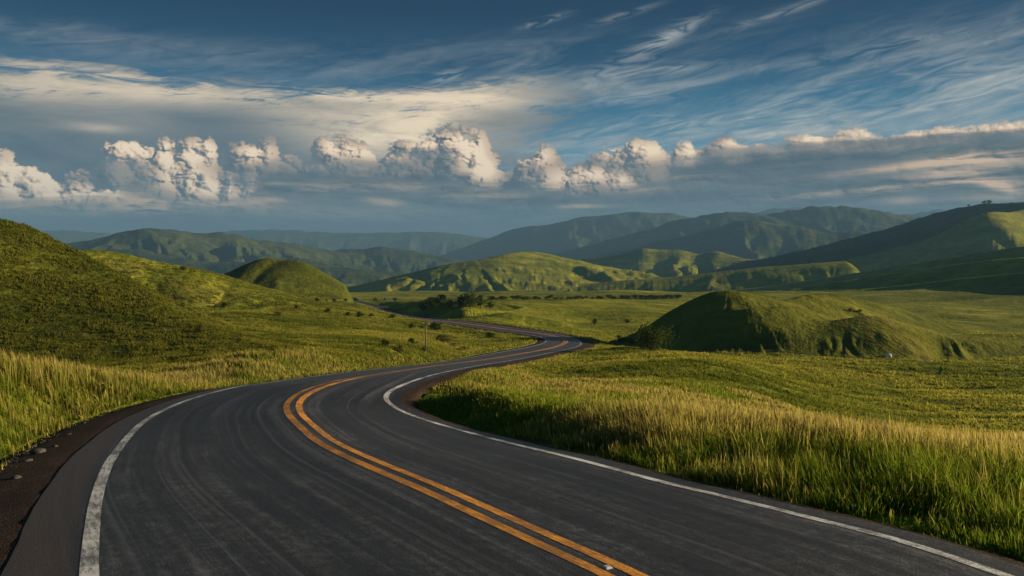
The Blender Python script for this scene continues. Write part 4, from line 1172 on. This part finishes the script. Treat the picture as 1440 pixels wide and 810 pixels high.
# row of trees across the valley
rr_ = random.Random(5)
for k in range(46):
    px = 690 + k * 5.9 + rr_.uniform(-3, 3)
    place('tree', px, 421.5 - 3.5 * (px - 700) / 375 + rr_.uniform(-.8, .8), rr_.uniform(3.2, 5.6), rr_.uniform(2.0, 3.4), 'small dark tree in the long row across the far valley floor', G_ROW)
for k, px in enumerate((446, 459, 470, 486, 500, 528, 541, 556)):
    place('tree', px, 424 + rr_.uniform(-1, 1), rr_.uniform(3.5, 6), 1.6, 'small dark tree scattered behind the tip of the left ridge', 'trees behind the left ridge')
for px, py, hp, lb in ((1384, 286, 7, 'left tree of the pair on the mountain crest'), (1391, 286, 8, 'right tree of the pair on the mountain crest'), (1362, 290, 5, 'small tree left of the pair on the mountain crest'), (1422, 288, 6, 'single tree right of the pair on the mountain crest'), (1313, 302, 4, 'lowest tree on the left end of the mountain crest')):
    place('tree', px, py + 1, hp * .7, 1.5, lb, G_TOP)


# ------------------------------------------------------------------ utility pole, stones, stud, track
def plain(name, c, rough=.8, spec=.2, var=.35, sc=9.0, bmp=.3):
    m, t, b, out = new_mat(name)
    g = t.nodes.new('ShaderNodeNewGeometry')
    n = noise(t, g.outputs['Position'], sc, 5, .65)
    t.links.new(ramp(t, n, [(.25, tuple(x * (1 - var) for x in c)), (.75, tuple(min(1, x * (1 + var)) for x in c))]), b.inputs['Base Color'])
    b.inputs['Roughness'].default_value = rough
    b.inputs['Specular IOR Level'].default_value = spec
    bump(t, b, n, bmp, .02)
    return m


M_WOOD = plain('weathered_timber', (.13, .105, .085), var=.4, sc=14)
M_CER = plain('insulator_ceramic', (.35, .34, .32), .3, .5, .1)
M_STONE = plain('dark_stone', (.055, .048, .042), var=.6, sc=20, bmp=.7)
M_PALE = plain('pale_limestone', (.62, .58, .52), var=.22, sc=3, bmp=.5)
M_REFL = plain('reflector_white', (.42, .42, .40), .25, .5, .08)

p = spot(599, 494)
pole_h = 40 / F * p.y
pole = bpy.data.objects.new('utility_pole', None)
pole.location = p
COL.objects.link(pole)
tag(pole, 'thin weathered wooden utility pole standing on the bank above the road', 'utility pole')
v, f = tube([(0, 0, -.4), (.01, 0, pole_h * .5), (.03, 0, pole_h)], [.085, .075, .06], 8)
mesh_obj('post', v, f, M_WOOD, pole)
v, f = tube([(-.42, 0, pole_h * .95), (.45, 0, pole_h * .95)], [.035, .035], 6)
mesh_obj('crossarm', v, f, M_WOOD, pole)
for q in (-.36, .39):
    v, f = tube([(q, 0, pole_h * .95 + .05), (q, 0, pole_h * .95 + .12), (q, 0, pole_h * .95 + .17), (q, 0, pole_h * .95 + .22)], [.02, .05, .03, .045], 8)
    mesh_obj('insulator', v, f, M_CER, pole)


def rock_mesh(name, seed, mat, sub=2):
    bm = bmesh.new()
    bmesh.ops.create_icosphere(bm, subdivisions=sub, radius=1.0)
    r = random.Random(seed)
    planes = [(Vector((r.gauss(0, 1), r.gauss(0, 1), r.gauss(0, 1))).normalized(), r.uniform(.62, .9)) for _ in range(9)]
    for vv in bm.verts:
        for n_, d_ in planes:
            k_ = vv.co.dot(n_) - d_
            if k_ > 0:
                vv.co -= n_ * k_ * .85
        vv.co += Vector((r.gauss(0, .02), r.gauss(0, .02), r.gauss(0, .02)))
    me = bpy.data.meshes.new(name)
    bm.to_mesh(me)
    bm.free()
    me.materials.append(mat)
    me.polygons.foreach_set('use_smooth', np.ones(len(me.polygons), bool))
    return me


p = spot(1249, 502)
b = bpy.data.objects.new('boulder', rock_mesh('boulder', 3, M_PALE, 3))
s_ = 4.2 / F * p.y
b.location = p + Vector((0, 0, s_ * .35))
b.scale = (s_ * 1.15, s_, s_ * .85)
COL.objects.link(b)
tag(b, 'pale rounded boulder lying alone in the lower right field', 'boulder')

rk = [rock_mesh('stone', 10 + q, M_STONE, 2) for q in range(4)]
stones = [(55, 651, .13, 'largest flat stone on the gravel edge beside the left grass'), (40, 664, .07, 'small stone left of the large flat stone on the gravel edge'), (78, 642, .06, 'small stone just behind the large flat stone'), (98, 625, .06, 'stone on the gravel edge farther along the left grass'),
          (24, 690, .08, 'stone nearest the camera at the left picture edge'), (118, 607, .05, 'last small stone along the left gravel edge'), (1080, 706, .05, 'small stone on the right road edge under the grass'), (1165, 737, .06, 'stone at the foot of the right roadside grass'),
          (1010, 683, .05, 'tiny stone on the right road edge behind the others'), (1300, 772, .06, 'stone nearest the camera on the right road edge')]
for k, (px, py, s, lb) in enumerate(stones):
    p = spot(px, py)
    # rest on whatever is on top there: shoulder or soil
    o = bpy.data.objects.new('stone', rk[k % 4])
    la, ix, fr_ = road_query(np.array([p.x]), np.array([p.y]))
    zz = max(p.z, float(road_z(la, ix, fr_)[0]) - .05 if verge(la, ix)[0] < .1 else p.z)
    o.location = (p.x, p.y, zz + s * .25)
    o.scale = (s * 1.4, s, s * .6)
    o.rotation_euler = (0, 0, k * 1.3)
    COL.objects.link(o)
    tag(o, lb, 'stone', 'stones along the road edges')

# raised reflective marker between the yellow lines
i = 0
best = None
for i in range(len(RP)):
    if 6.0 < RY[i] < 9.5:
        q = RP[i]
        yy = -(q[1] * 0 + 0)
        vx, vy, vz = q[0], q[1], q[2] - CAM_H
        dep = vy * CP - vz * SP
        sx, sy = 720 + F * vx / dep, 405 - F * (vy * SP + vz * CP) / dep
        if best is None or abs(sy - 803) < best[0]:
            best = (abs(sy - 803), i)
i = best[1]
bm = bmesh.new()
bmesh.ops.create_cube(bm, size=1.0)
for vv in bm.verts:
    k_ = .62 if vv.co.z > 0 else 1.0
    vv.co = Vector((vv.co.x * .085 * k_, vv.co.y * .085 * k_, (vv.co.z + .5) * .016))
bmesh.ops.bevel(bm, geom=bm.edges[:], offset=.004, segments=2, affect='EDGES')
me = bpy.data.meshes.new('road_stud'); bm.to_mesh(me); bm.free(); me.materials.append(M_REFL)
o = bpy.data.objects.new('road_stud', me)
o.location = (RP[i, 0], RP[i, 1], RP[i, 2] + .004)
o.rotation_euler = (0, 0, math.atan2(RT[i, 1], RT[i, 0]))
COL.objects.link(o)
tag(o, 'white reflective road stud between the two yellow lines', 'road stud')

# loose gravel along both road edges
def gravel_scatter(n):
    k = rng.integers(int(np.searchsorted(RY, 3)), int(np.searchsorted(RY, 46)), n)
    k = np.where(rng.uniform(0, 1, n) < .6, rng.integers(int(np.searchsorted(RY, 3)), int(np.searchsorted(RY, 22)), n), k)
    left = rng.uniform(0, 1, n) < .6
    off = np.where(left, RWL[k] + SH_L[k] + rng.normal(-.05, .22, n), -(RWR[k] + SH_R[k] + rng.normal(-.02, .14, n)))
    al = rng.uniform(-.5, .5, n) * np.gradient(RS)[k] * 1.2
    x = RP[k, 0] + RN[k, 0] * off + RT[k, 0] * al
    y = RP[k, 1] + RN[k, 1] * off + RT[k, 1] * al
    la, ix, fq = road_query(x, y)
    e = verge(la, ix)
    z = np.maximum(ground(x, y), road_z(la, ix, fq) - .07 - .3 * np.clip(e, 0, 1))
    s = np.exp(rng.normal(-4.35, .45, n))
    base = np.array([(1, 0, 0), (.2, .9, .1), (-.9, .3, 0), (-.4, -.8, .1), (.6, -.7, 0), (.1, .1, .75), (0, 0, -.5)])
    tri = np.array([(0, 1, 5), (1, 2, 5), (2, 3, 5), (3, 4, 5), (4, 0, 5), (1, 0, 6), (2, 1, 6), (3, 2, 6), (4, 3, 6), (0, 4, 6)])
    a = rng.uniform(0, 6.283, n)
    j = 1 + rng.normal(0, .22, (n, 7, 1))
    p = base[None] * j * s[:, None, None]
    v = np.stack([p[..., 0] * np.cos(a)[:, None] - p[..., 1] * np.sin(a)[:, None] + x[:, None], p[..., 0] * np.sin(a)[:, None] + p[..., 1] * np.cos(a)[:, None] + y[:, None], p[..., 2] * .8 + z[:, None] + .004], -1)
    f = (np.arange(n) * 7)[:, None, None] + tri[None]
    return tag(mesh_obj('loose_gravel', v.reshape(-1, 3), f.reshape(-1, 3), M_STONE, smooth_shade=False), 'loose dark gravel strewn along both road edges', 'gravel', kind='stuff')


gravel_scatter(9000)

# dirt track in the right field
M_TRACK, _t, _b, _o = new_mat('pale_dirt')
_g = _t.nodes.new('ShaderNodeNewGeometry')
_t.links.new(ramp(_t, noise(_t, _g.outputs['Position'], .7, 6, .65), [(.3, (.20, .18, .13)), (.6, (.36, .33, .26)), (.8, (.20, .18, .08))]), _b.inputs['Base Color'])
M_RUT, _t, _b, _o = new_mat('dark_earth')
_g = _t.nodes.new('ShaderNodeNewGeometry')
_t.links.new(ramp(_t, noise(_t, _g.outputs['Position'], .8, 5, .65), [(.3, (.012, .011, .007)), (.7, (.05, .048, .018))]), _b.inputs['Base Color'])


def trail(pts, width, mat, label):
    P = []
    for (a, b_) in zip(pts[:-1], pts[1:]):
        for t in np.linspace(0, 1, 14)[:-1]:
            P.append(spot(a[0] + (b_[0] - a[0]) * t, a[1] + (b_[1] - a[1]) * t))
    P = np.array([tuple(q) for q in P])
    # smooth the plan, then drape on the terrain
    for _ in range(6):
        P[1:-1] = (P[:-2] + P[1:-1] * 2 + P[2:]) / 4
    T = np.gradient(P[:, :2], axis=0)
    T /= np.linalg.norm(T, axis=1, keepdims=True) + 1e-9
    Nn = np.stack([-T[:, 1], T[:, 0]], 1)
    vs = []
    n = 5
    wv = width * (1 + .35 * fbm(np.arange(len(P)) * .23, np.zeros(len(P)) + 2.2, 3, .6, 71))
    for k in range(len(P)):
        for s in np.linspace(-1, 1, n):
            xy = P[k, :2] + Nn[k] * s * wv[k] / 2
            vs.append((xy[0], xy[1], ground(xy[0], xy[1])[0] + .10 - .13 * abs(s) ** 3))
    a = np.arange(len(P) - 1)[:, None] * n + np.arange(n - 1)[None]
    f = np.stack([a, a + n, a + n + 1, a + 1], -1).reshape(-1, 4)
    o = mesh_obj('path', vs, f, mat)
    return tag(o, label, 'path', kind='structure')


trail([(1262, 507), (1300, 508), (1340, 509), (1390, 512), (1440, 515), (1500, 519)], 1.7, M_TRACK, 'pale dirt track across the lower right field')
trail([(1085, 494), (1130, 498), (1180, 502), (1230, 505), (1262, 507)], 0.7, M_RUT, 'dark rut leading to the pale dirt track')

# ------------------------------------------------------------------ sun, sky, haze
SUN_AZ, SUN_EL = radians(84), radians(12)
sun = bpy.data.lights.new('sun', 'SUN')
sun.energy = 5.0
sun.angle = radians(.5)
sun.color = (1.0, .80, .54)
suno = bpy.data.objects.new('sun', sun)
from mathutils import Vector
sd = Vector((math.sin(SUN_AZ) * math.cos(SUN_EL), math.cos(SUN_AZ) * math.cos(SUN_EL), math.sin(SUN_EL)))
suno.rotation_euler = sd.to_track_quat('Z', 'Y').to_euler()
suno.location = (60, 0, 40)
COL.objects.link(suno)

world = bpy.data.worlds.new('World')
scene.world = world
world.use_nodes = True
wt = world.node_tree
wt.nodes.clear()
wout = wt.nodes.new('ShaderNodeOutputWorld')
bg = wt.nodes.new('ShaderNodeBackground')
wt.links.new(bg.outputs[0], wout.inputs[0])
SKY_S = .10
bg.inputs[1].default_value = SKY_S
sky = wt.nodes.new('ShaderNodeTexSky')
sky.sky_type = 'NISHITA'
sky.sun_disc = False
sky.sun_elevation = SUN_EL
sky.sun_rotation = SUN_AZ
sky.altitude = 600
sky.dust_density = .6
sky.ozone_density = 2.5
wt.links.new(sky.outputs[0], bg.inputs[0])

scene.view_settings.view_transform = 'Standard'
scene.view_settings.look = 'None'
scene.view_settings.gamma = 1
scene.view_settings.exposure = 1.3
scene.render.engine = 'CYCLES'
scene.cycles.use_denoising = True
scene.cycles.max_bounces = 6
scene.cycles.diffuse_bounces = 3
scene.cycles.transparent_max_bounces = 8
scene.cycles.volume_bounces = 1
scene.cycles.caustics_reflective = False
scene.cycles.caustics_refractive = False

# ---- the sky as a direction field: bearing A and elevation E in degrees
def sky_ae(px, py):
    x, y, z = ray(px, py, 1000.0)
    return math.degrees(math.atan2(x, y)), math.degrees(math.atan2(z - CAM_H, math.hypot(x, y)))


geo = wt.nodes.new('ShaderNodeTexCoord')
sepd = wt.nodes.new('ShaderNodeSeparateXYZ')
wt.links.new(geo.outputs['Generated'], sepd.inputs[0])
DX, DY, DZ = (N(wt, sepd.outputs[i]) for i in range(3))
A = DX.op('ARCTAN2', DY) * (180 / math.pi)
E = DZ.op('ARCSINE') * (180 / math.pi)
FRONT = A.abs().step(75.0, 45.0)


def comb(x, y, z=0.0):
    n = wt.nodes.new('ShaderNodeCombineXYZ')
    for i, v in enumerate((x + z * 7.31, y + z * 3.77, 0.0)):
        if isinstance(v, N):
            wt.links.new(v.s, n.inputs[i])
        else:
            n.inputs[i].default_value = v
    return n.outputs[0]


def noise2(t, vec, scale=1.0, detail=4.0, rough=.55, dist=0.0, kind='FBM'):
    return noise(t, vec, scale, detail, rough, dist, kind, '2D')


def curve(pts, x, lo=-42.0, hi=42.0, top=24.0):
    """elevation along a bearing, from photo positions"""
    n = wt.nodes.new('ShaderNodeFloatCurve')
    c = n.mapping.curves[0]
    q = []
    for px, py in pts:
        a, e = sky_ae(px, py)
        q.append(((a - lo) / (hi - lo), e / top))
    q = [(0.0, q[0][1])] + q + [(1.0, q[-1][1])]
    while len(c.points) < len(q):
        c.points.new(.5, .5)
    for p, (u, v) in zip(c.points, q):
        p.location = (u, v)
        p.handle_type = 'AUTO_CLAMPED'
    n.mapping.update()
    u = (x - lo) * (1.0 / (hi - lo))
    wt.links.new(u.s, n.inputs['Value'])
    return N(wt, n.outputs[0]) * top


def _gauss_group():
    g = bpy.data.node_groups.new('soft_spot', 'ShaderNodeTree')
    for nm in ('A', 'E', 'A0', 'E0', 'CX', 'SX', 'CY', 'SY', 'Gain'):
        g.interface.new_socket(nm, in_out='INPUT', socket_type='NodeSocketFloat')
    g.interface.new_socket('Value', in_out='OUTPUT', socket_type='NodeSocketFloat')
    gi, go = g.nodes.new('NodeGroupInput'), g.nodes.new('NodeGroupOutput')
    a, e, a0, e0, cx, sx, cy, sy, gn = (N(g, gi.outputs[k]) for k in range(9))
    a, e = a - a0, e - e0
    u = a * cx + e * sx
    v = e * cy - a * sy
    r = ((u * u + v * v) * -1.0).op('EXPONENT') * gn
    g.links.new(r.s, go.inputs[0])
    return g


SPOT = _gauss_group()


def gauss(px, py, rx, ry, gain=1.0, rot=0.0):
    a0, e0 = sky_ae(px, py)
    c, s = math.cos(radians(rot)), math.sin(radians(rot))
    n = wt.nodes.new('ShaderNodeGroup')
    n.node_tree = SPOT
    wt.links.new(A.s, n.inputs[0])
    wt.links.new(E.s, n.inputs[1])
    for k, v in enumerate((a0, e0, c * 19.2 / rx, s * 19.2 / rx, c * 19.2 / ry, s * 19.2 / ry, gain)):
        n.inputs[2 + k].default_value = v
    return N(wt, n.outputs[0])


def gsum(lst):
    s = None
    for p in lst:
        g = gauss(*p)
        s = g if s is None else s + g
    return s


def srgb(r, g, b):
    """display colour -> radiance that the background has to give for it"""
    f = lambda c: (c / 12.92) if c <= .04045 else ((c + .055) / 1.055) ** 2.4
    k = 1.0 / (SKY_S * 2 ** scene.view_settings.exposure)
    return tuple(f(c / 255.0) * k for c in (r, g, b))


# the clear sky, deepened (a polarised, contrasty sky)
tint = mixc(wt, 1.0, sky.outputs[0], (.16, .33, .34), 'MULTIPLY')
grad = E.step(1.0, 20.0, 'LINEAR')
deep = ramp(wt, grad, [(0, tuple(.105 * c for c in srgb(112, 148, 164))), (.30, tuple(.105 * c for c in srgb(92, 142, 168))), (.46, tuple(.105 * c for c in srgb(46, 106, 140))), (.62, tuple(.105 * c for c in srgb(14, 66, 102))), (.80, tuple(.105 * c for c in srgb(1, 46, 80))), (1, tuple(.105 * c for c in srgb(0, 36, 68)))])
deepn = wt.nodes.new('ShaderNodeVectorMath'); deepn.operation = 'SCALE'; deepn.inputs['Scale'].default_value = 1 / .105
wt.links.new(deep, deepn.inputs[0])
col = mixc(wt, E.step(-2.0, 0.0) * (FRONT * .9), tint, deepn.outputs[0])

# ---- high cirrus, combed by the wind
c15, s15 = math.cos(radians(9)), math.sin(radians(9))
R1, R2 = A * c15 + E * s15, E * c15 - A * s15
ci = noise2(wt, comb(R1 * .085, R2 * .50, 1.7), 1, 8, .56, .6)
ci2 = noise2(wt, comb(R1 * .30, R2 * 1.7, 6.1), 1, 6, .60, 1.1)
cz = gsum([(1230, 144, 320, 46, 1.1, 8), (1420, 120, 200, 50, .4, 5), (790, 170, 190, 56, .8, 10), (1030, 185, 240, 30, .55, 0), (560, 90, 420, 26, .36, 3), (90, 48, 160, 16, .30, 0), (1150, 84, 380, 24, .20, 8), (700, 130, 130, 20, .6, 8),
           (860, 215, 260, 26, .5, 0)])
ci3 = noise2(wt, comb(A * .05, E * .16, 4.4), 1, 4, .5, .3)
cd = ((ci * .62 + ci2 * .36 + ci3 * .40).step(.54, 1.02)) * cz
wisp = gsum([(767, 29, 26, 4.0, .60, 14), (948, 47, 40, 7, .55, 24), (905, 72, 60, 14, .30, 24), (1098, 18, 70, 5, .32, 13), (880, 20, 40, 4, .3, 14), (1240, 68, 90, 6, .25, 6), (940, 98, 60, 5, .3, 3), (627, 108, 20, 7, .5, 15)]) * ci2.step(.34, .62)
cd = (cd + wisp).sat() * E.step(2.0, 5.0)
allround = ci.step(.52, .8) * .35 * (1.0 - FRONT) * E.step(2.0, 12.0)
col = mixc(wt, cd, col, srgb(186, 190, 186))
col = mixc(wt, allround, col, srgb(150, 160, 170))

# ---- the wide grey anvil on the left
n_soft = noise2(wt, comb(A * .11, E * .45, 3.3), 1, 7, .58, .7)
n_str = noise2(wt, comb(A * .17, E * 1.35, 8.3), 1, 8, .62, .9)
n_fib = noise2(wt, comb(R1 * .5, R2 * 3.2, 2.3), 1, 7, .68, 1.2)
top_anvil = curve([(-40, 84), (60, 84), (120, 86), (170, 92), (205, 108), (250, 112), (320, 104), (360, 118), (420, 126), (470, 127), (520, 124), (580, 120), (640, 116), (700, 112), (760, 108), (900, 108), (1500, 108)], A)
dA = (top_anvil - E) + (n_str - .5) * 2.6 + (n_fib - .5) * 1.4
mA = dA.step(-.35, .9) * (n_str * .5 + n_fib * .5).step(.28, .46).max(dA.step(1.0, 2.2))
# blue gaps between the upper sheets
gapm = gsum([(190, 112, 260, 6.5, 1.0, 0), (385, 100, 150, 14, .9, 0), (560, 105, 90, 16, .6, 0)]) 
mA = mA * (1.0 - (A + (n_str - .5) * 14.0 + (n_fib - .5) * 9.0 + (E - 6.0) * -.9).step(-4.5, 4.5))
mA = mA * (1.0 - (gapm * (n_str.step(.62, .40))).sat() * .85)
br = gsum([(60, 98, 140, 13, .62), (110, 128, 200, 14, .50), (40, 128, 60, 14, .40), (250, 133, 130, 10, .42), (290, 118, 120, 14, .28), (520, 135, 190, 9, .72), (680, 122, 100, 14, .55, 8), (610, 152, 170, 22, .66, 5), (572, 180, 90, 30, 1.0, 10), (590, 178, 36, 10, .55, 28), (600, 205, 110, 20, .45),
           (135, 180, 34, 5, .5), (120, 165, 110, 20, .18), (410, 165, 60, 30, .20), (480, 175, 60, 40, .28), (740, 190, 60, 50, .2)])
br = br * (n_soft * .7 + n_str * .5 + n_fib * .35 - .12).max(0.0) * 1.25
anv = mixc(wt, (n_soft * 1.6 - .35).sat(), srgb(78, 97, 112), srgb(112, 124, 131))
anv = mixc(wt, (br * .92).sat(), anv, srgb(250, 228, 195))
anv = mixc(wt, (gauss(590, 180, 46, 16, .75, 22) + gauss(566, 184, 70, 24, .55)) * n_soft.step(.3, .6), anv, srgb(275, 254, 216))
col = mixc(wt, mA * .97, col, anv)


# ---- cumulus: a bank whose top follows the photograph, with cauliflower relief lit from the right
def puffs(a, e, seed, k=1.0, crisp=True):
    v = comb(a * (.55 * k), e * (.70 * k), seed)
    w = noise2(wt, v, 2.2, 3, .5)
    w2 = noise2(wt, v, 2.6, 3, .5, 0, 'FBM')
    vv = comb(a * (.55 * k) + (w - .5) * .34, e * (.70 * k) + (w2 - .5) * .34, seed)
    s = None
    for sc, am in ((.95, .60), (2.1, .34), (4.6, .19), (9.6, .09)):
        n = wt.nodes.new('ShaderNodeTexVoronoi')
        n.voronoi_dimensions = '2D'
        n.inputs['Scale'].default_value = sc
        wt.links.new(vv, n.inputs['Vector'])
        d = N(wt, n.outputs['Distance'])
        d = (1.0 - d * d * 1.9).max(0.0).pow(.62) * am
        s = d if s is None else s + d
    s = s * .75
    if not crisp:
        return s
    f = noise2(wt, v, 7.0, 5, .6)
    return s + (f - .5) * .20


def cumulus(col, top_pts, seed, patches, shade_hi, shade_lo, lit, base_fade, rel=2.2, k=1.0, dark=None, opac=1.0):
    def hgt(da, de, crisp=False):
        a, e = A + da, E + de
        return (curve(top_pts, a) - e) + (puffs(a, e, seed, k, crisp) - .42) * (rel - a.step(7.0, 13.0) * (rel * .62))
    hc = hgt(0.0, 0.0, True)
    h = hgt(0.0, 0.0)
    h1 = hgt(.16, .10)
    h2 = hgt(.62, .40)
    m = hc.step(-.08, .34)
    fine = (h - h1) * 1.9 + (hc - h) * .35
    coarse = (h - h2) * .62
    ptc = gsum(patches)
    l = (fine * .60 + coarse * 1.15 + .14 + ptc * .10).sat()
    soft = noise2(wt, comb(A * .22, E * .8, seed + 4), 1, 6, .6, .5)
    l = l * (ptc + .16).sat()
    sh = mixc(wt, (soft * 1.5 - .25 + fine * .14).sat(), srgb(*shade_lo), srgb(*shade_hi))
    cc = mixc(wt, l.step(0.0, .5, 'LINEAR'), sh, srgb(*[c * q for c, q in zip(lit, (.83, .81, .81))]))
    cc = mixc(wt, l.step(.40, 1.02, 'LINEAR'), cc, srgb(*lit))
    cc = mixc(wt, (l - .74).max(0.0) * 3.0 * ptc.sat(), cc, srgb(266, 242, 208))
    fade = E.step(base_fade[0], base_fade[1])
    return mixc(wt, m * fade * opac, col, cc)


back_top = [(-40, 215), (0, 222), (40, 250), (80, 262), (115, 255), (140, 232), (152, 210), (165, 206), (188, 213), (215, 207), (228, 203), (250, 214), (266, 206), (285, 207), (302, 214), (312, 230), (322, 214), (340, 208), (360, 205), (385, 206), (395, 226), (420, 228), (440, 212), (462, 197), (474, 201),
            (490, 202), (508, 208), (525, 220), (550, 214), (572, 206), (592, 204), (604, 198), (622, 192), (638, 187), (655, 186), (674, 192), (688, 206), (697, 226), (712, 240), (728, 243), (735, 238), (760, 236), (800, 243), (840, 226), (872, 214), (884, 202), (902, 198), (925, 201), (945, 213), (956, 203), (968, 204),
            (984, 213), (1005, 200), (1025, 194), (1050, 204), (1080, 202), (1110, 196), (1150, 189), (1180, 185), (1200, 184), (1235, 189), (1260, 193), (1300, 185), (1350, 178), (1400, 174), (1440, 172), (1520, 170)]
col = cumulus(col, back_top, 2.0,
              [(20, 238, 50, 24, .8), (172, 211, 34, 10, 1.0), (222, 211, 40, 12, .95), (250, 228, 24, 18, .8), (290, 212, 20, 16, .9), (265, 252, 36, 14, .95), (305, 268, 34, 10, .9), (365, 214, 26, 11, .8), (345, 220, 16, 9, .5), (470, 206, 18, 14, .95), (505, 213, 28, 9, .8), (590, 205, 26, 8, .7), (540, 220, 30, 7, .5),
               (664, 212, 24, 26, 1.05), (622, 197, 30, 9, .85), (684, 240, 20, 16, .9), (900, 212, 60, 14, .95), (970, 210, 20, 11, .85), (1030, 202, 40, 6, .7), (1195, 189, 60, 8, 1.0), (1110, 197, 60, 4, .75), (1340, 181, 110, 5, .85), (1430, 175, 60, 5, .8), (1290, 186, 40, 4, .6)],
              (126, 134, 140), (62, 80, 95), (258, 230, 196), (1.2, 3.4))

# ---- second, nearer row of cumulus low in front
front_top = [(-40, 232), (0, 226), (18, 232), (35, 245), (50, 243), (66, 248), (75, 262), (95, 270), (112, 262), (140, 272), (165, 270), (190, 286), (230, 292), (300, 296), (420, 300), (560, 292), (640, 285), (690, 266), (715, 256), (730, 228), (748, 214), (766, 212), (782, 224), (800, 240), (822, 236), (838, 238), (855, 246), (872, 248), (888, 256),
             (905, 266), (940, 276), (1020, 290), (1200, 300), (1520, 300)]
col = cumulus(col, front_top, 11.0,
              [(15, 245, 34, 22, 1.0), (50, 256, 26, 14, 1.0), (105, 270, 50, 9, .9), (160, 272, 22, 6, .7), (60, 285, 60, 8, .3), (758, 218, 22, 12, .8), (790, 252, 30, 16, .75), (835, 245, 28, 9, .85), (875, 254, 26, 8, .8), (735, 222, 30, 10, .5), (722, 245, 16, 10, .6)],
              (106, 118, 127), (60, 79, 95), (256, 228, 196), (1.0, 2.6), 1.8, 1.15)

# ---- grey deck under the cumulus, with torn lit streaks
n_deck = noise2(wt, comb(A * .10, E * .85, 21.0), 1, 7, .6, .8)
n_deck2 = noise2(wt, comb(A * .30, E * 2.2, 25.0), 1, 6, .6, .8)
deck_top = curve([(-40, 272), (40, 275), (140, 280), (200, 262), (260, 285), (330, 288), (380, 240), (430, 236), (520, 240), (600, 240), (680, 258), (740, 258), (820, 268), (900, 262), (960, 232), (1010, 216), (1060, 208), (1120, 204), (1200, 199), (1270, 198), (1360, 190), (1440, 186), (1520, 184)], A)
d_p = puffs(A, E * 1.7, 31.0, .8, False)
d_q = puffs(A + .22, E * 1.7 + .24, 31.0, .8, False)
relief = (d_p - d_q) * 1.5
dD = (deck_top - E) + (n_deck - .5) * 2.2 + (n_deck2 - .5) * .7 + (d_p - .5) * .9
mD = dD.step(-.25, .9)
dk = mixc(wt, (n_deck.step(.3, .7) * .75 + relief * .55 + .1).sat(), srgb(58, 78, 94), srgb(104, 117, 124))
dk = mixc(wt, n_deck2.step(.48, .75) * .4, dk, srgb(118, 126, 130))
lit = gsum([(1290, 232, 90, 4.5, .85, 5), (1370, 226, 60, 9, .95, 2), (1345, 243, 60, 5, .7, 3), (1390, 256, 40, 6, .85, -8), (1250, 265, 110, 4, .7, 4), (1410, 264, 20, 5, .8, -20), (1270, 282, 20, 5, .5), (1400, 277, 50, 5, .35), (815, 290, 34, 3, .6), (500, 244, 40, 3, .45, -6), (540, 284, 26, 5, .5, -8), (385, 281, 16, 3, .4),
            (430, 262, 80, 6, .25), (560, 262, 70, 7, .35), (240, 288, 80, 10, .6, 4), (90, 283, 120, 9, .5), (190, 276, 40, 8, .45), (60, 296, 90, 6, .35), (330, 285, 60, 8, .4), (300, 262, 40, 14, .5), (700, 276, 60, 6, .4), (430, 300, 140, 8, .2), (880, 268, 60, 5, .4), (950, 250, 60, 5, .3)]) * ((n_deck2 * .9 + n_deck * .7).step(.52, .95) + relief * .5).max(0.0)
dk = mixc(wt, lit.sat(), dk, srgb(240, 204, 168))
drk = gsum([(600, 248, 120, 14, .7), (500, 240, 100, 8, .6), (520, 273, 30, 8, .5), (1000, 235, 90, 12, .6), (1120, 240, 140, 22, .4), (800, 275, 90, 12, .45), (90, 312, 200, 12, .5)])
dk = mixc(wt, (drk * (n_deck * .8 + .45)).sat() * .7, dk, srgb(62, 82, 98))
col = mixc(wt, mD * FRONT * E.step(-1.0, 0.2) * .96, col, dk)
# blue gap with clear sky above the right hills and veil near the horizon
veil = E.step(2.9, .6) * FRONT
vc = mixc(wt, A.step(-20.0, 30.0), srgb(70, 92, 108), srgb(104, 120, 126))
col = mixc(wt, veil * .72, col, vc)
wt.links.new(col, bg.inputs[0])
world.cycles.sampling_method = 'NONE'

# ------------------------------------------------------------------ haze: one closed box of even air round everything below the sky
lo, hi = V.min(0), V.max(0)
bm = bmesh.new()
bmesh.ops.create_cube(bm, size=1.0)
ex = 12700.0
z0, z1 = float(lo[2]) - 3.0, float(hi[2]) + 40.0
for vv in bm.verts:
    vv.co = Vector((vv.co.x * 2 * ex, vv.co.y * 2 * ex, z0 if vv.co.z < 0 else z1))
me = bpy.data.meshes.new('haze'); bm.to_mesh(me); bm.free()
mh = bpy.data.materials.new('haze_air')
mh.use_nodes = True
t = mh.node_tree
t.nodes.clear()
out = t.nodes.new('ShaderNodeOutputMaterial')
pv = t.nodes.new('ShaderNodeVolumePrincipled')
pv.inputs['Color'].default_value = (.145, .29, .47, 1)
pv.inputs['Density'].default_value = 9.5e-5
pv.inputs['Anisotropy'].default_value = .0
t.links.new(pv.outputs[0], out.inputs['Volume'])
me.materials.append(mh)
haze = bpy.data.objects.new('haze', me)
COL.objects.link(haze)
tag(haze, 'thin blue haze filling the valley air', 'haze', kind='stuff')
